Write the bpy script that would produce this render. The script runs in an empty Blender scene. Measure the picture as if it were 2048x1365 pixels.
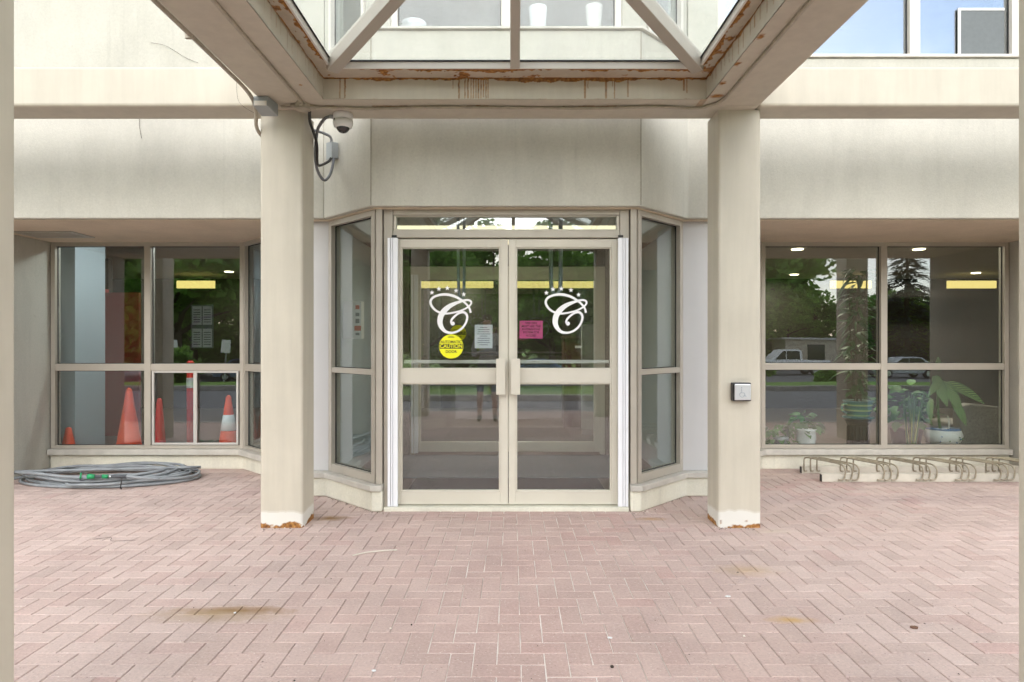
import bpy, math, random
from mathutils import Vector, Matrix, noise
R = math.radians
rnd = random.Random(7)
sc = bpy.context.scene
C = sc.collection

# ------------------------------------------------------------------ camera, sky, sun, exposure
CH = 1.344                                   # camera height
cam_d = bpy.data.cameras.new('camera'); cam = bpy.data.objects.new('camera', cam_d); C.objects.link(cam)
cam.location = (0, 0, CH); cam.rotation_euler = (R(90), 0, 0)
cam_d.sensor_width = 36; cam_d.lens = 36 * 1310 / 2048; cam_d.shift_y = 0.0012
cam_d.clip_start = 0.02; cam_d.clip_end = 900
sc.camera = cam

SUN_EL, SUN_AZ = 27, 183                     # azimuth measured clockwise from +Y: behind the camera, a little to the left
world = bpy.data.worlds.new('World'); sc.world = world; world.use_nodes = True
nt = world.node_tree; nt.nodes.clear()
w_out = nt.nodes.new('ShaderNodeOutputWorld'); w_bg = nt.nodes.new('ShaderNodeBackground')
sky = nt.nodes.new('ShaderNodeTexSky'); sky.sky_type = 'NISHITA'; sky.sun_disc = False
sky.sun_elevation = R(SUN_EL); sky.sun_rotation = R(SUN_AZ); sky.dust_density = 0.8; sky.air_density = 1.0
tc = nt.nodes.new('ShaderNodeTexCoord'); mp = nt.nodes.new('ShaderNodeMapping'); mp.inputs['Scale'].default_value = (1.0, 1.0, 1.9)
nz = nt.nodes.new('ShaderNodeTexNoise'); nz.inputs['Scale'].default_value = 2.2; nz.inputs['Detail'].default_value = 6; nz.inputs['Roughness'].default_value = 0.52
rp = nt.nodes.new('ShaderNodeValToRGB'); rp.color_ramp.elements[0].position = 0.40; rp.color_ramp.elements[1].position = 0.60
rp.color_ramp.elements[0].color = (0.04, 0.04, 0.04, 1); rp.color_ramp.elements[1].color = (1, 1, 1, 1)
mx = nt.nodes.new('ShaderNodeMix'); mx.data_type = 'RGBA'; mx.inputs[7].default_value = (9.6, 9.45, 9.2, 1)
L = nt.links.new
L(tc.outputs['Generated'], mp.inputs['Vector']); L(mp.outputs['Vector'], nz.inputs['Vector']); L(nz.outputs['Fac'], rp.inputs['Fac'])
L(rp.outputs['Color'], mx.inputs[0]); L(sky.outputs['Color'], mx.inputs[6]); L(mx.outputs[2], w_bg.inputs['Color'])
w_bg.inputs['Strength'].default_value = 0.135
L(w_bg.outputs['Background'], w_out.inputs['Surface'])

sun_d = bpy.data.lights.new('sun', 'SUN'); sun_d.energy = 0.6; sun_d.angle = R(35); sun_d.color = (1.0, 0.975, 0.94)
sun = bpy.data.objects.new('sun', sun_d); C.objects.link(sun)
_az = R(SUN_AZ); _el = R(SUN_EL)
_dir = Vector((math.sin(_az) * math.cos(_el), math.cos(_az) * math.cos(_el), math.sin(_el)))   # towards the sun
sun.rotation_euler = _dir.to_track_quat('Z', 'Y').to_euler(); sun.location = (0, -6, 20)

sc.view_settings.view_transform = 'Standard'; sc.view_settings.look = 'None'
sc.view_settings.exposure = 1.42; sc.view_settings.gamma = 1.0; sc.view_settings.use_curve_mapping = False
sc.render.engine = 'CYCLES'
cy = sc.cycles
cy.use_denoising = True; cy.max_bounces = 6; cy.diffuse_bounces = 4; cy.glossy_bounces = 3; cy.use_adaptive_sampling = True; cy.adaptive_threshold = 0.05
cy.transmission_bounces = 6; cy.transparent_max_bounces = 16; cy.caustics_reflective = False; cy.caustics_refractive = False
cy.sample_clamp_indirect = 6.0

# ------------------------------------------------------------------ helpers
F, HX, HY = 1310.0, 1024.0, 685.0
def PX(px, d): return (px - HX) * d / F      # photo column at depth d -> world x
def PZ(py, d): return CH - (py - HY) * d / F # photo row at depth d -> world z
ORG = {}
def link(o): C.objects.link(o); return o
def tag(o, label=None, cat=None, group=None, kind=None):
    if label: o['label'] = label
    if cat: o['category'] = cat
    if group: o['group'] = group
    if kind: o['kind'] = kind
    return o
def thing(name, label, cat, loc=(0, 0, 0), group=None):
    o = bpy.data.objects.new(name, None); link(o); o.location = loc; o.empty_display_size = 0.1
    ORG[o.name] = Vector(loc)
    return tag(o, label, cat, group)
def org(o): return ORG.get(o.name, Vector((0, 0, 0))) if o else Vector((0, 0, 0))

class MB:
    def __init__(s): s.v = []; s.f = []; s.m = []; s.wear = None
    def add(s, vs, fs, mi=0):
        b = len(s.v); s.v += [tuple(p) for p in vs]; s.f += [tuple(b + i for i in f) for f in fs]; s.m += [mi] * len(fs); return s
    def box(s, x0, x1, y0, y1, z0, z1, mi=0):
        return s.add([(x0,y0,z0),(x1,y0,z0),(x1,y1,z0),(x0,y1,z0),(x0,y0,z1),(x1,y0,z1),(x1,y1,z1),(x0,y1,z1)],
            [(0,3,2,1),(4,5,6,7),(0,1,5,4),(1,2,6,5),(2,3,7,6),(3,0,4,7)], mi)
    def seg(s, P, Q, s0, s1, z0, z1, t0, t1, mi=0):
        """box along the plan segment P->Q (seen left to right from outside), t = distance out of the wall"""
        P = Vector((P[0], P[1])); Q = Vector((Q[0], Q[1])); d = (Q - P).normalized(); n = Vector((d.y, -d.x))
        def p(a, t, z): w = P + d * a + n * t; return (w.x, w.y, z)
        return s.add([p(s0,t1,z0),p(s1,t1,z0),p(s1,t0,z0),p(s0,t0,z0),p(s0,t1,z1),p(s1,t1,z1),p(s1,t0,z1),p(s0,t0,z1)],
            [(0,3,2,1),(4,5,6,7),(0,1,5,4),(1,2,6,5),(2,3,7,6),(3,0,4,7)], mi)
    def prism(s, poly, z0, z1, mi=0):
        n = len(poly); vs = [(p[0], p[1], z0) for p in poly] + [(p[0], p[1], z1) for p in poly]
        fs = [tuple(range(n - 1, -1, -1)), tuple(range(n, 2 * n))] + [(i, (i + 1) % n, n + (i + 1) % n, n + i) for i in range(n)]
        return s.add(vs, fs, mi)
    def extrude_y(s, poly, y0, y1, mi=0):
        """polygon in x,z (counter-clockwise seen from -y) extruded along y"""
        n = len(poly); vs = [(p[0], y0, p[1]) for p in poly] + [(p[0], y1, p[1]) for p in poly]
        fs = [tuple(range(n)), tuple(range(2 * n - 1, n - 1, -1))] + [(i, n + i, n + (i + 1) % n, (i + 1) % n) for i in range(n)]
        return s.add(vs, fs, mi)
    def beam(s, p0, p1, w, h, up=(0, 0, 1), mi=0):
        p0 = Vector(p0); p1 = Vector(p1); d = (p1 - p0).normalized(); u = Vector(up); sd = d.cross(u).normalized(); u = sd.cross(d).normalized()
        vs = []
        for p in (p0, p1):
            for a, b in ((-1, -1), (1, -1), (1, 1), (-1, 1)): vs.append(p + sd * (a * w / 2) + u * (b * h / 2))
        return s.add(vs, [(0,1,2,3),(7,6,5,4),(0,4,5,1),(1,5,6,2),(2,6,7,3),(3,7,4,0)], mi)
    def tube(s, pts, r, n=8, closed=False, mi=0, caps=True):
        pts = [Vector(p) for p in pts]; m = len(pts); rs = r if isinstance(r, (list, tuple)) else [r] * m
        ts = []
        for i in range(m):
            a = pts[(i - 1) % m] if (closed or i > 0) else pts[0]; b = pts[(i + 1) % m] if (closed or i < m - 1) else pts[-1]
            t = b - a; ts.append(t.normalized() if t.length > 1e-9 else Vector((0, 0, 1)))
        ref = Vector((0, 0, 1)) if abs(ts[0].z) < 0.9 else Vector((1, 0, 0))
        nrm = (ref - ts[0] * ref.dot(ts[0])).normalized(); vs = []
        for i in range(m):
            nrm = nrm - ts[i] * nrm.dot(ts[i])
            nrm = nrm.normalized() if nrm.length > 1e-6 else ts[i].orthogonal().normalized()
            bi = ts[i].cross(nrm)
            for k in range(n):
                a = 2 * math.pi * k / n; vs.append(pts[i] + (nrm * math.cos(a) + bi * math.sin(a)) * rs[i])
        fs = []
        for i in range(m if closed else m - 1):
            j = (i + 1) % m
            for k in range(n): fs.append((i * n + k, i * n + (k + 1) % n, j * n + (k + 1) % n, j * n + k))
        if not closed and caps: fs.append(tuple(range(n - 1, -1, -1))); fs.append(tuple((m - 1) * n + k for k in range(n)))
        return s.add(vs, fs, mi)
    def lathe(s, prof, c, n=20, mi=0):
        vs = []; m = len(prof)
        for r, z in prof:
            for k in range(n): a = 2 * math.pi * k / n; vs.append((c[0] + r * math.cos(a), c[1] + r * math.sin(a), c[2] + z))
        fs = [(i * n + k, i * n + (k + 1) % n, (i + 1) * n + (k + 1) % n, (i + 1) * n + k) for i in range(m - 1) for k in range(n)]
        fs.append(tuple(range(n - 1, -1, -1))); fs.append(tuple((m - 1) * n + k for k in range(n)))
        return s.add(vs, fs, mi)
    def disc_y(s, cx, cz, y, r, th=0.002, n=32, mi=0):
        poly = [(cx + r * math.cos(2 * math.pi * k / n), cz + r * math.sin(2 * math.pi * k / n)) for k in range(n)]
        return s.extrude_y(poly, y, y + th, mi)
    def build(s, name, mat, parent=None, smooth=False, bevel=0, seg=2, label=None):
        me = bpy.data.meshes.new(name); o_ = org(parent)
        me.from_pydata([(x - o_.x, y - o_.y, z - o_.z) for x, y, z in s.v], [], s.f)
        for mm in (mat if isinstance(mat, (list, tuple)) else [mat]): me.materials.append(mm)
        if any(s.m): me.polygons.foreach_set('material_index', s.m)
        if smooth: me.polygons.foreach_set('use_smooth', [True] * len(s.f))
        if s.wear:
            a = me.color_attributes.new('wear', 'FLOAT_COLOR', 'POINT')
            a.data.foreach_set('color', [c for w in s.wear for c in (w[0], w[1], w[2], 1.0)])
        me.update()
        o = bpy.data.objects.new(name, me); link(o)
        if parent: o.parent = parent
        ORG[o.name] = o_.copy()
        if bevel:
            b = o.modifiers.new('bevel', 'BEVEL'); b.width = bevel; b.segments = seg; b.limit_method = 'ANGLE'; b.angle_limit = R(30)
        if label: o['label'] = label
        return o
def grid(mb, p00, p10, p11, p01, nu, nv, fn):
    """fine quad patch whose wear (rust, primer, dirt) is given by fn(u, v, position)"""
    p00, p10, p11, p01 = map(Vector, (p00, p10, p11, p01)); b = len(mb.v)
    if mb.wear is None: mb.wear = [(0, 0, 0)] * b
    for j in range(nv + 1):
        v = j / nv
        for i in range(nu + 1):
            u = i / nu; p = (p00 * (1 - u) + p10 * u) * (1 - v) + (p01 * (1 - u) + p11 * u) * v
            mb.v.append(tuple(p)); mb.wear.append(fn(u, v, p))
    for j in range(nv):
        for i in range(nu):
            a = b + j * (nu + 1) + i; mb.f.append((a, a + 1, a + nu + 2, a + nu + 1)); mb.m.append(0)
def catmull(pts, n=8, closed=False):
    P = [Vector(p) for p in pts]; out = []; m = len(P)
    for i in range(m if closed else m - 1):
        if closed: a, b, c, d = P[(i-1) % m], P[i], P[(i+1) % m], P[(i+2) % m]
        else: a, b, c, d = P[max(i-1, 0)], P[i], P[i+1], P[min(i+2, m-1)]
        for k in range(n):
            t = k / n
            out.append(0.5 * ((2*b) + (c-a)*t + (2*a-5*b+4*c-d)*t*t + (3*b-a-3*c+d)*t*t*t))
    if not closed: out.append(P[-1])
    return out
def text(body, size, loc, mat, name='lettering', parent=None, align='CENTER', rz=0, squeeze=1.0, bold=0.0):
    cu = bpy.data.curves.new(name, 'FONT'); cu.body = body; cu.size = size; cu.align_x = align; cu.align_y = 'CENTER'; cu.extrude = 0.0004; cu.offset = bold
    tmp = bpy.data.objects.new('tmp', cu); link(tmp)
    dg = bpy.context.evaluated_depsgraph_get(); me = bpy.data.meshes.new_from_object(tmp.evaluated_get(dg))
    bpy.data.objects.remove(tmp); bpy.data.curves.remove(cu)
    me.materials.clear(); me.materials.append(mat)
    M = Matrix.Translation(Vector(loc) - org(parent)) @ Matrix.Rotation(rz, 4, 'Z') @ Matrix.Rotation(R(90), 4, 'X') @ Matrix.Diagonal((squeeze, 1, 1, 1))
    me.transform(M)
    o = bpy.data.objects.new(name, me); link(o)
    if parent: o.parent = parent
    ORG[o.name] = org(parent).copy()
    return o

# ------------------------------------------------------------------ materials
class NT:
    def __init__(s, name):
        s.m = bpy.data.materials.new(name); s.m.use_nodes = True; s.t = s.m.node_tree; s.t.nodes.clear()
        s.out = s.t.nodes.new('ShaderNodeOutputMaterial')
    def n(s, typ, **kw):
        x = s.t.nodes.new('ShaderNode' + typ)
        for k, v in kw.items(): setattr(x, k, v)
        return x
    def l(s, a, b): s.t.links.new(a, b)
    def pos(s): return s.n('NewGeometry').outputs['Position']
    def mapped(s, scale, vec=None, loc=(0, 0, 0)):
        m = s.n('Mapping'); m.inputs['Scale'].default_value = scale if isinstance(scale, tuple) else (scale,) * 3
        m.inputs['Location'].default_value = loc; s.l(vec or s.pos(), m.inputs['Vector']); return m.outputs['Vector']
    def noise(s, scale=1, detail=4, rough=0.55, vec=None, dist=0):
        x = s.n('TexNoise'); x.inputs['Scale'].default_value = scale; x.inputs['Detail'].default_value = detail
        x.inputs['Roughness'].default_value = rough; x.inputs['Distortion'].default_value = dist
        s.l(vec or s.pos(), x.inputs['Vector']); return x.outputs['Fac']
    def ramp(s, fac, stops):
        x = s.n('ValToRGB'); e = x.color_ramp.elements
        for i, (p, c) in enumerate(stops):
            el = e[i] if i < 2 else e.new(p)
            el.position = p; el.color = (c, c, c, 1) if isinstance(c, (int, float)) else (*c, 1)
        s.l(fac, x.inputs['Fac']); return x.outputs['Color']
    def math(s, op, a, b=None, c=None, clamp=False):
        x = s.n('Math', operation=op, use_clamp=clamp)
        for i, q in enumerate((a, b, c)):
            if q is None: continue
            if isinstance(q, (int, float)): x.inputs[i].default_value = q
            else: s.l(q, x.inputs[i])
        return x.outputs[0]
    def mix(s, fac, a, b, blend='MIX'):
        x = s.n('Mix', data_type='RGBA', blend_type=blend)
        for i, q in ((0, fac), (6, a), (7, b)):
            if isinstance(q, (int, float)): x.inputs[i].default_value = q if i == 0 else (q, q, q, 1)
            elif isinstance(q, tuple): x.inputs[i].default_value = (*q, 1)
            else: s.l(q, x.inputs[i])
        return x.outputs[2]
    def bump(s, h, strength=0.2, dist=0.01):
        b = s.n('Bump'); b.inputs['Strength'].default_value = strength; b.inputs['Distance'].default_value = dist
        s.l(h, b.inputs['Height']); return b.outputs['Normal']
    def principled(s, color, rough=0.6, metallic=0.0, normal=None, spec=0.5, **kw):
        p = s.n('BsdfPrincipled')
        for k, q in (('Base Color', color), ('Roughness', rough), ('Metallic', metallic), ('Specular IOR Level', spec)):
            if isinstance(q, tuple): p.inputs[k].default_value = (*q, 1)
            elif isinstance(q, (int, float)): p.inputs[k].default_value = q
            else: s.l(q, p.inputs[k])
        if normal: s.l(normal, p.inputs['Normal'])
        for k, q in kw.items(): p.inputs[k].default_value = q
        s.l(p.outputs[0], s.out.inputs['Surface']); return s.m
def simple(name, col, rough=0.5, metallic=0.0, var=0.12, scale=6.0, bump=0.0, bscale=120.0, spec=0.5, **kw):
    t = NT(name); f = t.noise(scale, 5)
    v = t.ramp(f, [(0.3, 1 - var), (0.7, 1.0)])
    col_ = t.mix(1.0, col, v, 'MULTIPLY')
    nrm = t.bump(t.noise(bscale, 3), bump, 0.004) if bump else None
    return t.principled(col_, rough, metallic, nrm, spec, **kw)
def emitter(name, col, strength):
    t = NT(name); e = t.n('Emission'); e.inputs['Color'].default_value = (*col, 1); e.inputs['Strength'].default_value = strength
    t.l(e.outputs[0], t.out.inputs['Surface']); return t.m
def glass(name, refl=0.09, tint=(0.93, 0.96, 0.95), haze=0.0, haze_col=(0.85, 0.87, 0.86), gain=0.9, rough=0.0):
    t = NT(name)
    ge = t.n('NewGeometry'); vm = t.n('VectorMath', operation='DOT_PRODUCT'); t.l(ge.outputs['Normal'], vm.inputs[0]); t.l(ge.outputs['Incoming'], vm.inputs[1])
    sch = t.math('POWER', t.math('SUBTRACT', 1.0, t.math('ABSOLUTE', vm.outputs['Value'])), 5.0)      # Schlick, the same from both sides of the sheet
    fac = t.math('MULTIPLY_ADD', sch, gain * 0.9, refl + 0.035, clamp=True)
    tr = t.n('BsdfTransparent'); tr.inputs['Color'].default_value = (*tint, 1)
    gl = t.n('BsdfGlossy'); gl.inputs['Roughness'].default_value = rough; gl.inputs['Color'].default_value = (0.97, 0.98, 1.0, 1)
    t.l(t.bump(t.noise(1.7, 2, 0.4), 1.0, 0.0004), gl.inputs['Normal'])
    m = t.n('MixShader'); t.l(fac, m.inputs[0]); t.l(tr.outputs[0], m.inputs[1]); t.l(gl.outputs[0], m.inputs[2])
    out = m.outputs[0]
    if haze:
        df = t.n('BsdfDiffuse'); df.inputs['Color'].default_value = (*haze_col, 1)
        tl = t.n('BsdfTranslucent'); tl.inputs['Color'].default_value = (*haze_col, 1)
        a = t.n('AddShader'); t.l(df.outputs[0], a.inputs[0]); t.l(tl.outputs[0], a.inputs[1])
        hz = t.ramp(t.noise(3.5, 6, 0.6), [(0.35, haze * 0.6), (0.7, haze * 1.4)])
        m2 = t.n('MixShader'); t.l(hz, m2.inputs[0]); t.l(out, m2.inputs[1]); t.l(a.outputs[0], m2.inputs[2]); out = m2.outputs[0]
    t.l(out, t.out.inputs['Surface']); return t.m

def stucco(name, col, dirt=0.28):
    t = NT(name)
    big = t.ramp(t.noise(1.1, 5, 0.6), [(0.32, 0.90), (0.68, 1.0)])
    streak = t.ramp(t.noise(1.0, 6, 0.62, t.mapped((3.2, 3.2, 0.9))), [(0.34, 1 - 0.24 * dirt), (0.56, 1.0)])
    fine = t.ramp(t.noise(55, 6, 0.7), [(0.3, 0.90), (0.7, 1.02)])
    drip = t.ramp(t.noise(1.0, 4, 0.6, t.mapped((16.0, 16.0, 0.5))), [(0.60, 1.0), (0.74, 1 - 0.18 * dirt)])
    pore = t.ramp(t.noise(38, 2, 0.5, t.mapped((1, 1, 1), loc=(7, 3, 1))), [(0.70, 1.0), (0.78, 0.86)])
    blot = t.ramp(t.noise(2.6, 7, 0.7, t.mapped((1, 1, 1), loc=(4, 2, 9))), [(0.60, 0.0), (0.78, 0.45 * dirt)])
    c = t.mix(1.0, col, big, 'MULTIPLY'); c = t.mix(1.0, c, streak, 'MULTIPLY'); c = t.mix(1.0, c, fine, 'MULTIPLY'); c = t.mix(1.0, c, drip, 'MULTIPLY'); c = t.mix(1.0, c, pore, 'MULTIPLY')
    c = t.mix(blot, c, (0.42, 0.39, 0.29))
    h = t.math('ADD', t.noise(95, 4, 0.6), t.math('MULTIPLY', t.noise(6, 4), 1.6))
    return t.principled(c, 0.85, 0, t.bump(h, 0.32, 0.006), 0.3)
def steel_paint(name, col):
    """beige painted steel; the mesh attribute 'wear' holds rust, white primer and dirt"""
    t = NT(name)
    at = t.n('Attribute', attribute_name='wear'); sp = t.n('SeparateColor'); t.l(at.outputs['Color'], sp.inputs[0])
    v = t.ramp(t.noise(2.2, 6, 0.6), [(0.3, 0.90), (0.7, 1.0)])
    st = t.ramp(t.noise(1.0, 5, 0.6, t.mapped((14, 14, 1.2))), [(0.35, 0.93), (0.6, 1.0)])
    c = t.mix(1.0, col, v, 'MULTIPLY'); c = t.mix(1.0, c, st, 'MULTIPLY')
    sc1 = t.math('MULTIPLY', t.ramp(t.noise(16, 9, 0.75, t.mapped((1, 1, 0.6))), [(0.66, 0.0), (0.74, 0.55)]), t.ramp(t.noise(2.0, 3), [(0.42, 0.0), (0.6, 1.0)]))
    c = t.mix(sc1, c, (0.36, 0.31, 0.23))
    c = t.mix(sp.outputs[1], c, (0.67, 0.655, 0.60))
    c = t.mix(sp.outputs[2], c, (0.10, 0.08, 0.055))
    ru = t.ramp(t.noise(45, 5, 0.65), [(0.3, (0.10, 0.042, 0.014)), (0.5, (0.30, 0.13, 0.035)), (0.72, (0.55, 0.31, 0.09))])
    c = t.mix(sp.outputs[0], c, ru)
    rg = t.math('MULTIPLY_ADD', sp.outputs[0], 0.4, 0.48)
    h = t.math('ADD', t.math('MULTIPLY', t.noise(60, 4), 0.3), t.math('MULTIPLY', t.math('MULTIPLY', sp.outputs[0], t.noise(140, 3)), 2.0))
    return t.principled(c, rg, 0, t.bump(h, 0.25, 0.004), 0.4)

M = {}
M['stucco'] = stucco('cream_stucco', (0.58, 0.562, 0.49), 0.42)
M['plinth'] = stucco('pale_cream_plinth_paint', (0.80, 0.775, 0.65), 0.6)
M['steel'] = steel_paint('beige_painted_steel', (0.57, 0.525, 0.43))
M['frame'] = simple('taupe_anodised_frame', (0.47, 0.43, 0.365), 0.42, 0.15, 0.10, 4, 0.05, 60)
M['door_frame'] = simple('beige_door_aluminium', (0.62, 0.58, 0.49), 0.4, 0.0, 0.06, 3)
M['sill'] = simple('grey_beige_sill_metal', (0.58, 0.55, 0.49), 0.5, 0.0, 0.2, 9, 0.1, 40)
M['panel'] = simple('pale_grey_panel', (0.60, 0.59, 0.58), 0.55, 0, 0.05, 2)
M['alu'] = simple('pale_slider_aluminium', (0.62, 0.60, 0.56), 0.4, 0.3, 0.06, 4)
M['guard'] = simple('white_vinyl_guard', (0.86, 0.87, 0.90), 0.35, 0, 0.03, 3)
M['white'] = simple('white_plastic', (0.80, 0.80, 0.79), 0.4, 0, 0.04, 5)
M['offwhite'] = simple('off_white_metal', (0.70, 0.66, 0.60), 0.45, 0, 0.06, 8)
M['black'] = simple('black_plastic', (0.012, 0.012, 0.013), 0.35, 0, 0.1, 5)
M['gasket'] = simple('black_rubber_gasket', (0.015, 0.016, 0.017), 0.6)
M['darkdome'] = simple('smoked_dome', (0.012, 0.012, 0.014), 0.05, 0, 0.0, 1, spec=0.8)
M['greybox'] = simple('grey_electrical_box', (0.36, 0.39, 0.40), 0.5, 0.1, 0.12, 12)
M['greypipe'] = simple('grey_flexible_conduit', (0.22, 0.23, 0.25), 0.5, 0, 0.2, 20)
M['blackpipe'] = simple('black_cable', (0.035, 0.034, 0.032), 0.5, 0, 0.2, 20)
M['rustpipe'] = simple('beige_conduit', (0.47, 0.42, 0.335), 0.5, 0, 0.3, 14)
M['silver'] = simple('brushed_silver_plate', (0.72, 0.73, 0.75), 0.32, 0.7, 0.06, 30)
M['symbol'] = simple('worn_blue_grey_print', (0.42, 0.46, 0.52), 0.5)
M['hose'] = simple('grey_garden_hose', (0.31, 0.335, 0.355), 0.5, 0, 0.35, 7, 0.08, 200)
M['hoseclip'] = simple('dark_grey_fitting', (0.07, 0.075, 0.085), 0.5, 0, 0.2, 30)
M['green'] = simple('green_nozzle_plastic', (0.01, 0.30, 0.105), 0.35, 0, 0.15, 30)
M['rack'] = simple('galvanised_bar', (0.42, 0.37, 0.275), 0.45, 0.35, 0.3, 25, 0.1, 150)
M['rackrail'] = simple('painted_rack_rail', (0.60, 0.56, 0.475), 0.55, 0.0, 0.18, 8, 0.1, 60)
M['decal'] = simple('white_vinyl_decal', (0.88, 0.88, 0.88), 0.45, 0, 0.02, 5)
M['yellow'] = simple('bright_yellow_sticker', (0.86, 0.84, 0.012), 0.4, 0, 0.02, 5)
M['ink'] = simple('black_ink', (0.02, 0.02, 0.018), 0.6)
M['pink'] = simple('pink_paper', (0.78, 0.12, 0.30), 0.7, 0, 0.04, 12)
M['pinkink'] = simple('dark_magenta_ink', (0.12, 0.015, 0.06), 0.7)
M['paper'] = simple('white_paper', (0.74, 0.75, 0.75), 0.75, 0, 0.05, 12)
M['greyink'] = simple('grey_print', (0.22, 0.23, 0.24), 0.75)
M['orange'] = simple('orange_cone_plastic', (0.86, 0.075, 0.012), 0.5, 0, 0.12, 9)
M['redpost'] = simple('red_post_plastic', (0.66, 0.018, 0.02), 0.5, 0, 0.12, 9)
M['reflective'] = simple('white_reflective_collar', (0.75, 0.75, 0.76), 0.5)
M['redpanel'] = simple('dark_red_panel', (0.34, 0.035, 0.03), 0.5, 0, 0.1, 2)
M['orangeprint'] = simple('orange_print', (0.60, 0.13, 0.05), 0.6)
M['glass'] = glass('window_glass', 0.085, (0.90, 0.94, 0.935))
M['doorglass'] = glass('door_glass', 0.07, (0.92, 0.95, 0.95))
M['skyglass'] = glass('dusty_skylight_glass', 0.015, (0.95, 0.975, 0.975), 0.045)
M['upglass'] = glass('coated_upper_window_glass', 0.30, (0.75, 0.80, 0.80))
M['clearglass'] = glass('plain_upper_glass', -0.01, (0.93, 0.95, 0.96), 0.05)
M['tube'] = emitter('white_fill_glow', (0.93, 0.98, 1.0), 16.0)  # glow of the fill light added in the left room
M['fillpanel'] = emitter('warm_fill_glow', (1.0, 0.88, 0.58), 0.6)  # emitter added to brighten the vestibule
M['lamp'] = emitter('lit_downlight', (1.0, 0.86, 0.55), 3.0)
M['cove'] = emitter('lit_yellow_cove', (1.0, 0.76, 0.24), 0.5)
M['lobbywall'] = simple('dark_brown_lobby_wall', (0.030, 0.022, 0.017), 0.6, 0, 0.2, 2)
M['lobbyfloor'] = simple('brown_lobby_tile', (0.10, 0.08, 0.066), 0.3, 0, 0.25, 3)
M['lobbyceil'] = simple('pale_ceiling', (0.52, 0.50, 0.46), 0.8)
M['bluegrey'] = simple('blue_grey_painted_pier', (0.43, 0.49, 0.52), 0.6, 0, 0.05, 2)
M['mat'] = simple('grey_carpet_mat', (0.20, 0.215, 0.245), 0.95, 0, 0.3, 60, 0.4, 400)
M['darkmat'] = simple('charcoal_mat', (0.055, 0.057, 0.062), 0.95, 0, 0.3, 60, 0.4, 400)
M['soffit'] = stucco('soffit_stucco_bounce_tint', (0.76, 0.65, 0.50), 0.3)  # wall stucco with warm light bounced off the paving put into its colour
M['sealant'] = simple('dry_brown_sealant', (0.26, 0.22, 0.16), 0.8, 0, 0.4, 20)
M['wood'] = simple('dark_wood_cabinet', (0.10, 0.045, 0.028), 0.4, 0, 0.4, 8)
M['roomwall'] = simple('pale_room_wall', (0.55, 0.55, 0.53), 0.8)
M['blind'] = simple('grey_roller_blind', (0.16, 0.175, 0.18), 0.8, 0, 0.1, 30)
M['asphalt'] = simple('driveway_asphalt', (0.16, 0.163, 0.17), 0.9, 0, 0.3, 5, 0.4, 90)
M['kerb'] = simple('concrete_kerb', (0.42, 0.40, 0.37), 0.85, 0, 0.25, 4, 0.2, 60)
M['bark'] = simple('tree_bark', (0.09, 0.07, 0.05), 0.9, 0, 0.4, 9, 0.6, 30)
M['soil'] = simple('dark_soil', (0.05, 0.035, 0.025), 0.95, 0, 0.4, 40)
M['tyre'] = simple('tyre_rubber', (0.02, 0.02, 0.02), 0.8)
M['carglass'] = simple('dark_car_glass', (0.02, 0.025, 0.03), 0.05, 0, 0, 1, spec=0.8)
M['carwhite'] = simple('white_car_paint', (0.78, 0.79, 0.80), 0.25, 0, 0.03, 2)
M['carsilver'] = simple('silver_car_paint', (0.42, 0.45, 0.49), 0.25, 0.3, 0.03, 2)
M['carblue'] = simple('blue_grey_car_paint', (0.16, 0.22, 0.33), 0.25, 0.2, 0.03, 2)
M['redlamp'] = simple('red_tail_lamp', (0.55, 0.03, 0.02), 0.25)
M['chrome'] = simple('bright_metal', (0.65, 0.66, 0.67), 0.25, 0.9, 0.03, 3)
M['shed'] = simple('beige_shed_siding', (0.52, 0.46, 0.36), 0.8, 0, 0.15, 3)
M['signback'] = simple('white_sign_back', (0.78, 0.78, 0.78), 0.5)
M['twig'] = simple('pale_dry_twig', (0.72, 0.67, 0.58), 0.8)
M['darktwig'] = simple('dark_dry_vine', (0.10, 0.085, 0.07), 0.9)
def leafmat(name, a, b, rough=0.55, trans=0.25):
    t = NT(name); oi = t.n('ObjectInfo'); gm = t.n('NewGeometry')
    f = t.math('FRACT', t.math('ADD', gm.outputs['Random Per Island'], oi.outputs['Random']))
    c = t.mix(f, a, b); c = t.mix(1.0, c, t.ramp(t.noise(1.1, 3), [(0.3, 0.55), (0.7, 1.0)]), 'MULTIPLY')
    p = t.n('BsdfPrincipled'); p.inputs['Roughness'].default_value = rough; t.l(c, p.inputs['Base Color'])
    tl = t.n('BsdfTranslucent'); t.l(c, tl.inputs['Color']); m = t.n('MixShader'); m.inputs[0].default_value = trans
    t.l(p.outputs[0], m.inputs[1]); t.l(tl.outputs[0], m.inputs[2]); t.l(m.outputs[0], t.out.inputs['Surface']); return t.m
M['leaf'] = leafmat('maple_leaves', (0.17, 0.36, 0.06), (0.31, 0.54, 0.11), trans=0.55)
M['leaf2'] = leafmat('dark_leaves', (0.16, 0.34, 0.06), (0.28, 0.50, 0.10), trans=0.55)
M['needle'] = leafmat('spruce_needles', (0.018, 0.045, 0.03), (0.04, 0.08, 0.05), trans=0.1)
M['houseleaf'] = leafmat('glossy_house_plant_leaves', (0.04, 0.15, 0.022), (0.10, 0.29, 0.05), 0.65, 0.2)
M['darkhouseleaf'] = leafmat('dark_house_plant_leaves', (0.03, 0.10, 0.025), (0.07, 0.18, 0.05), 0.6, 0.15)
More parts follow.
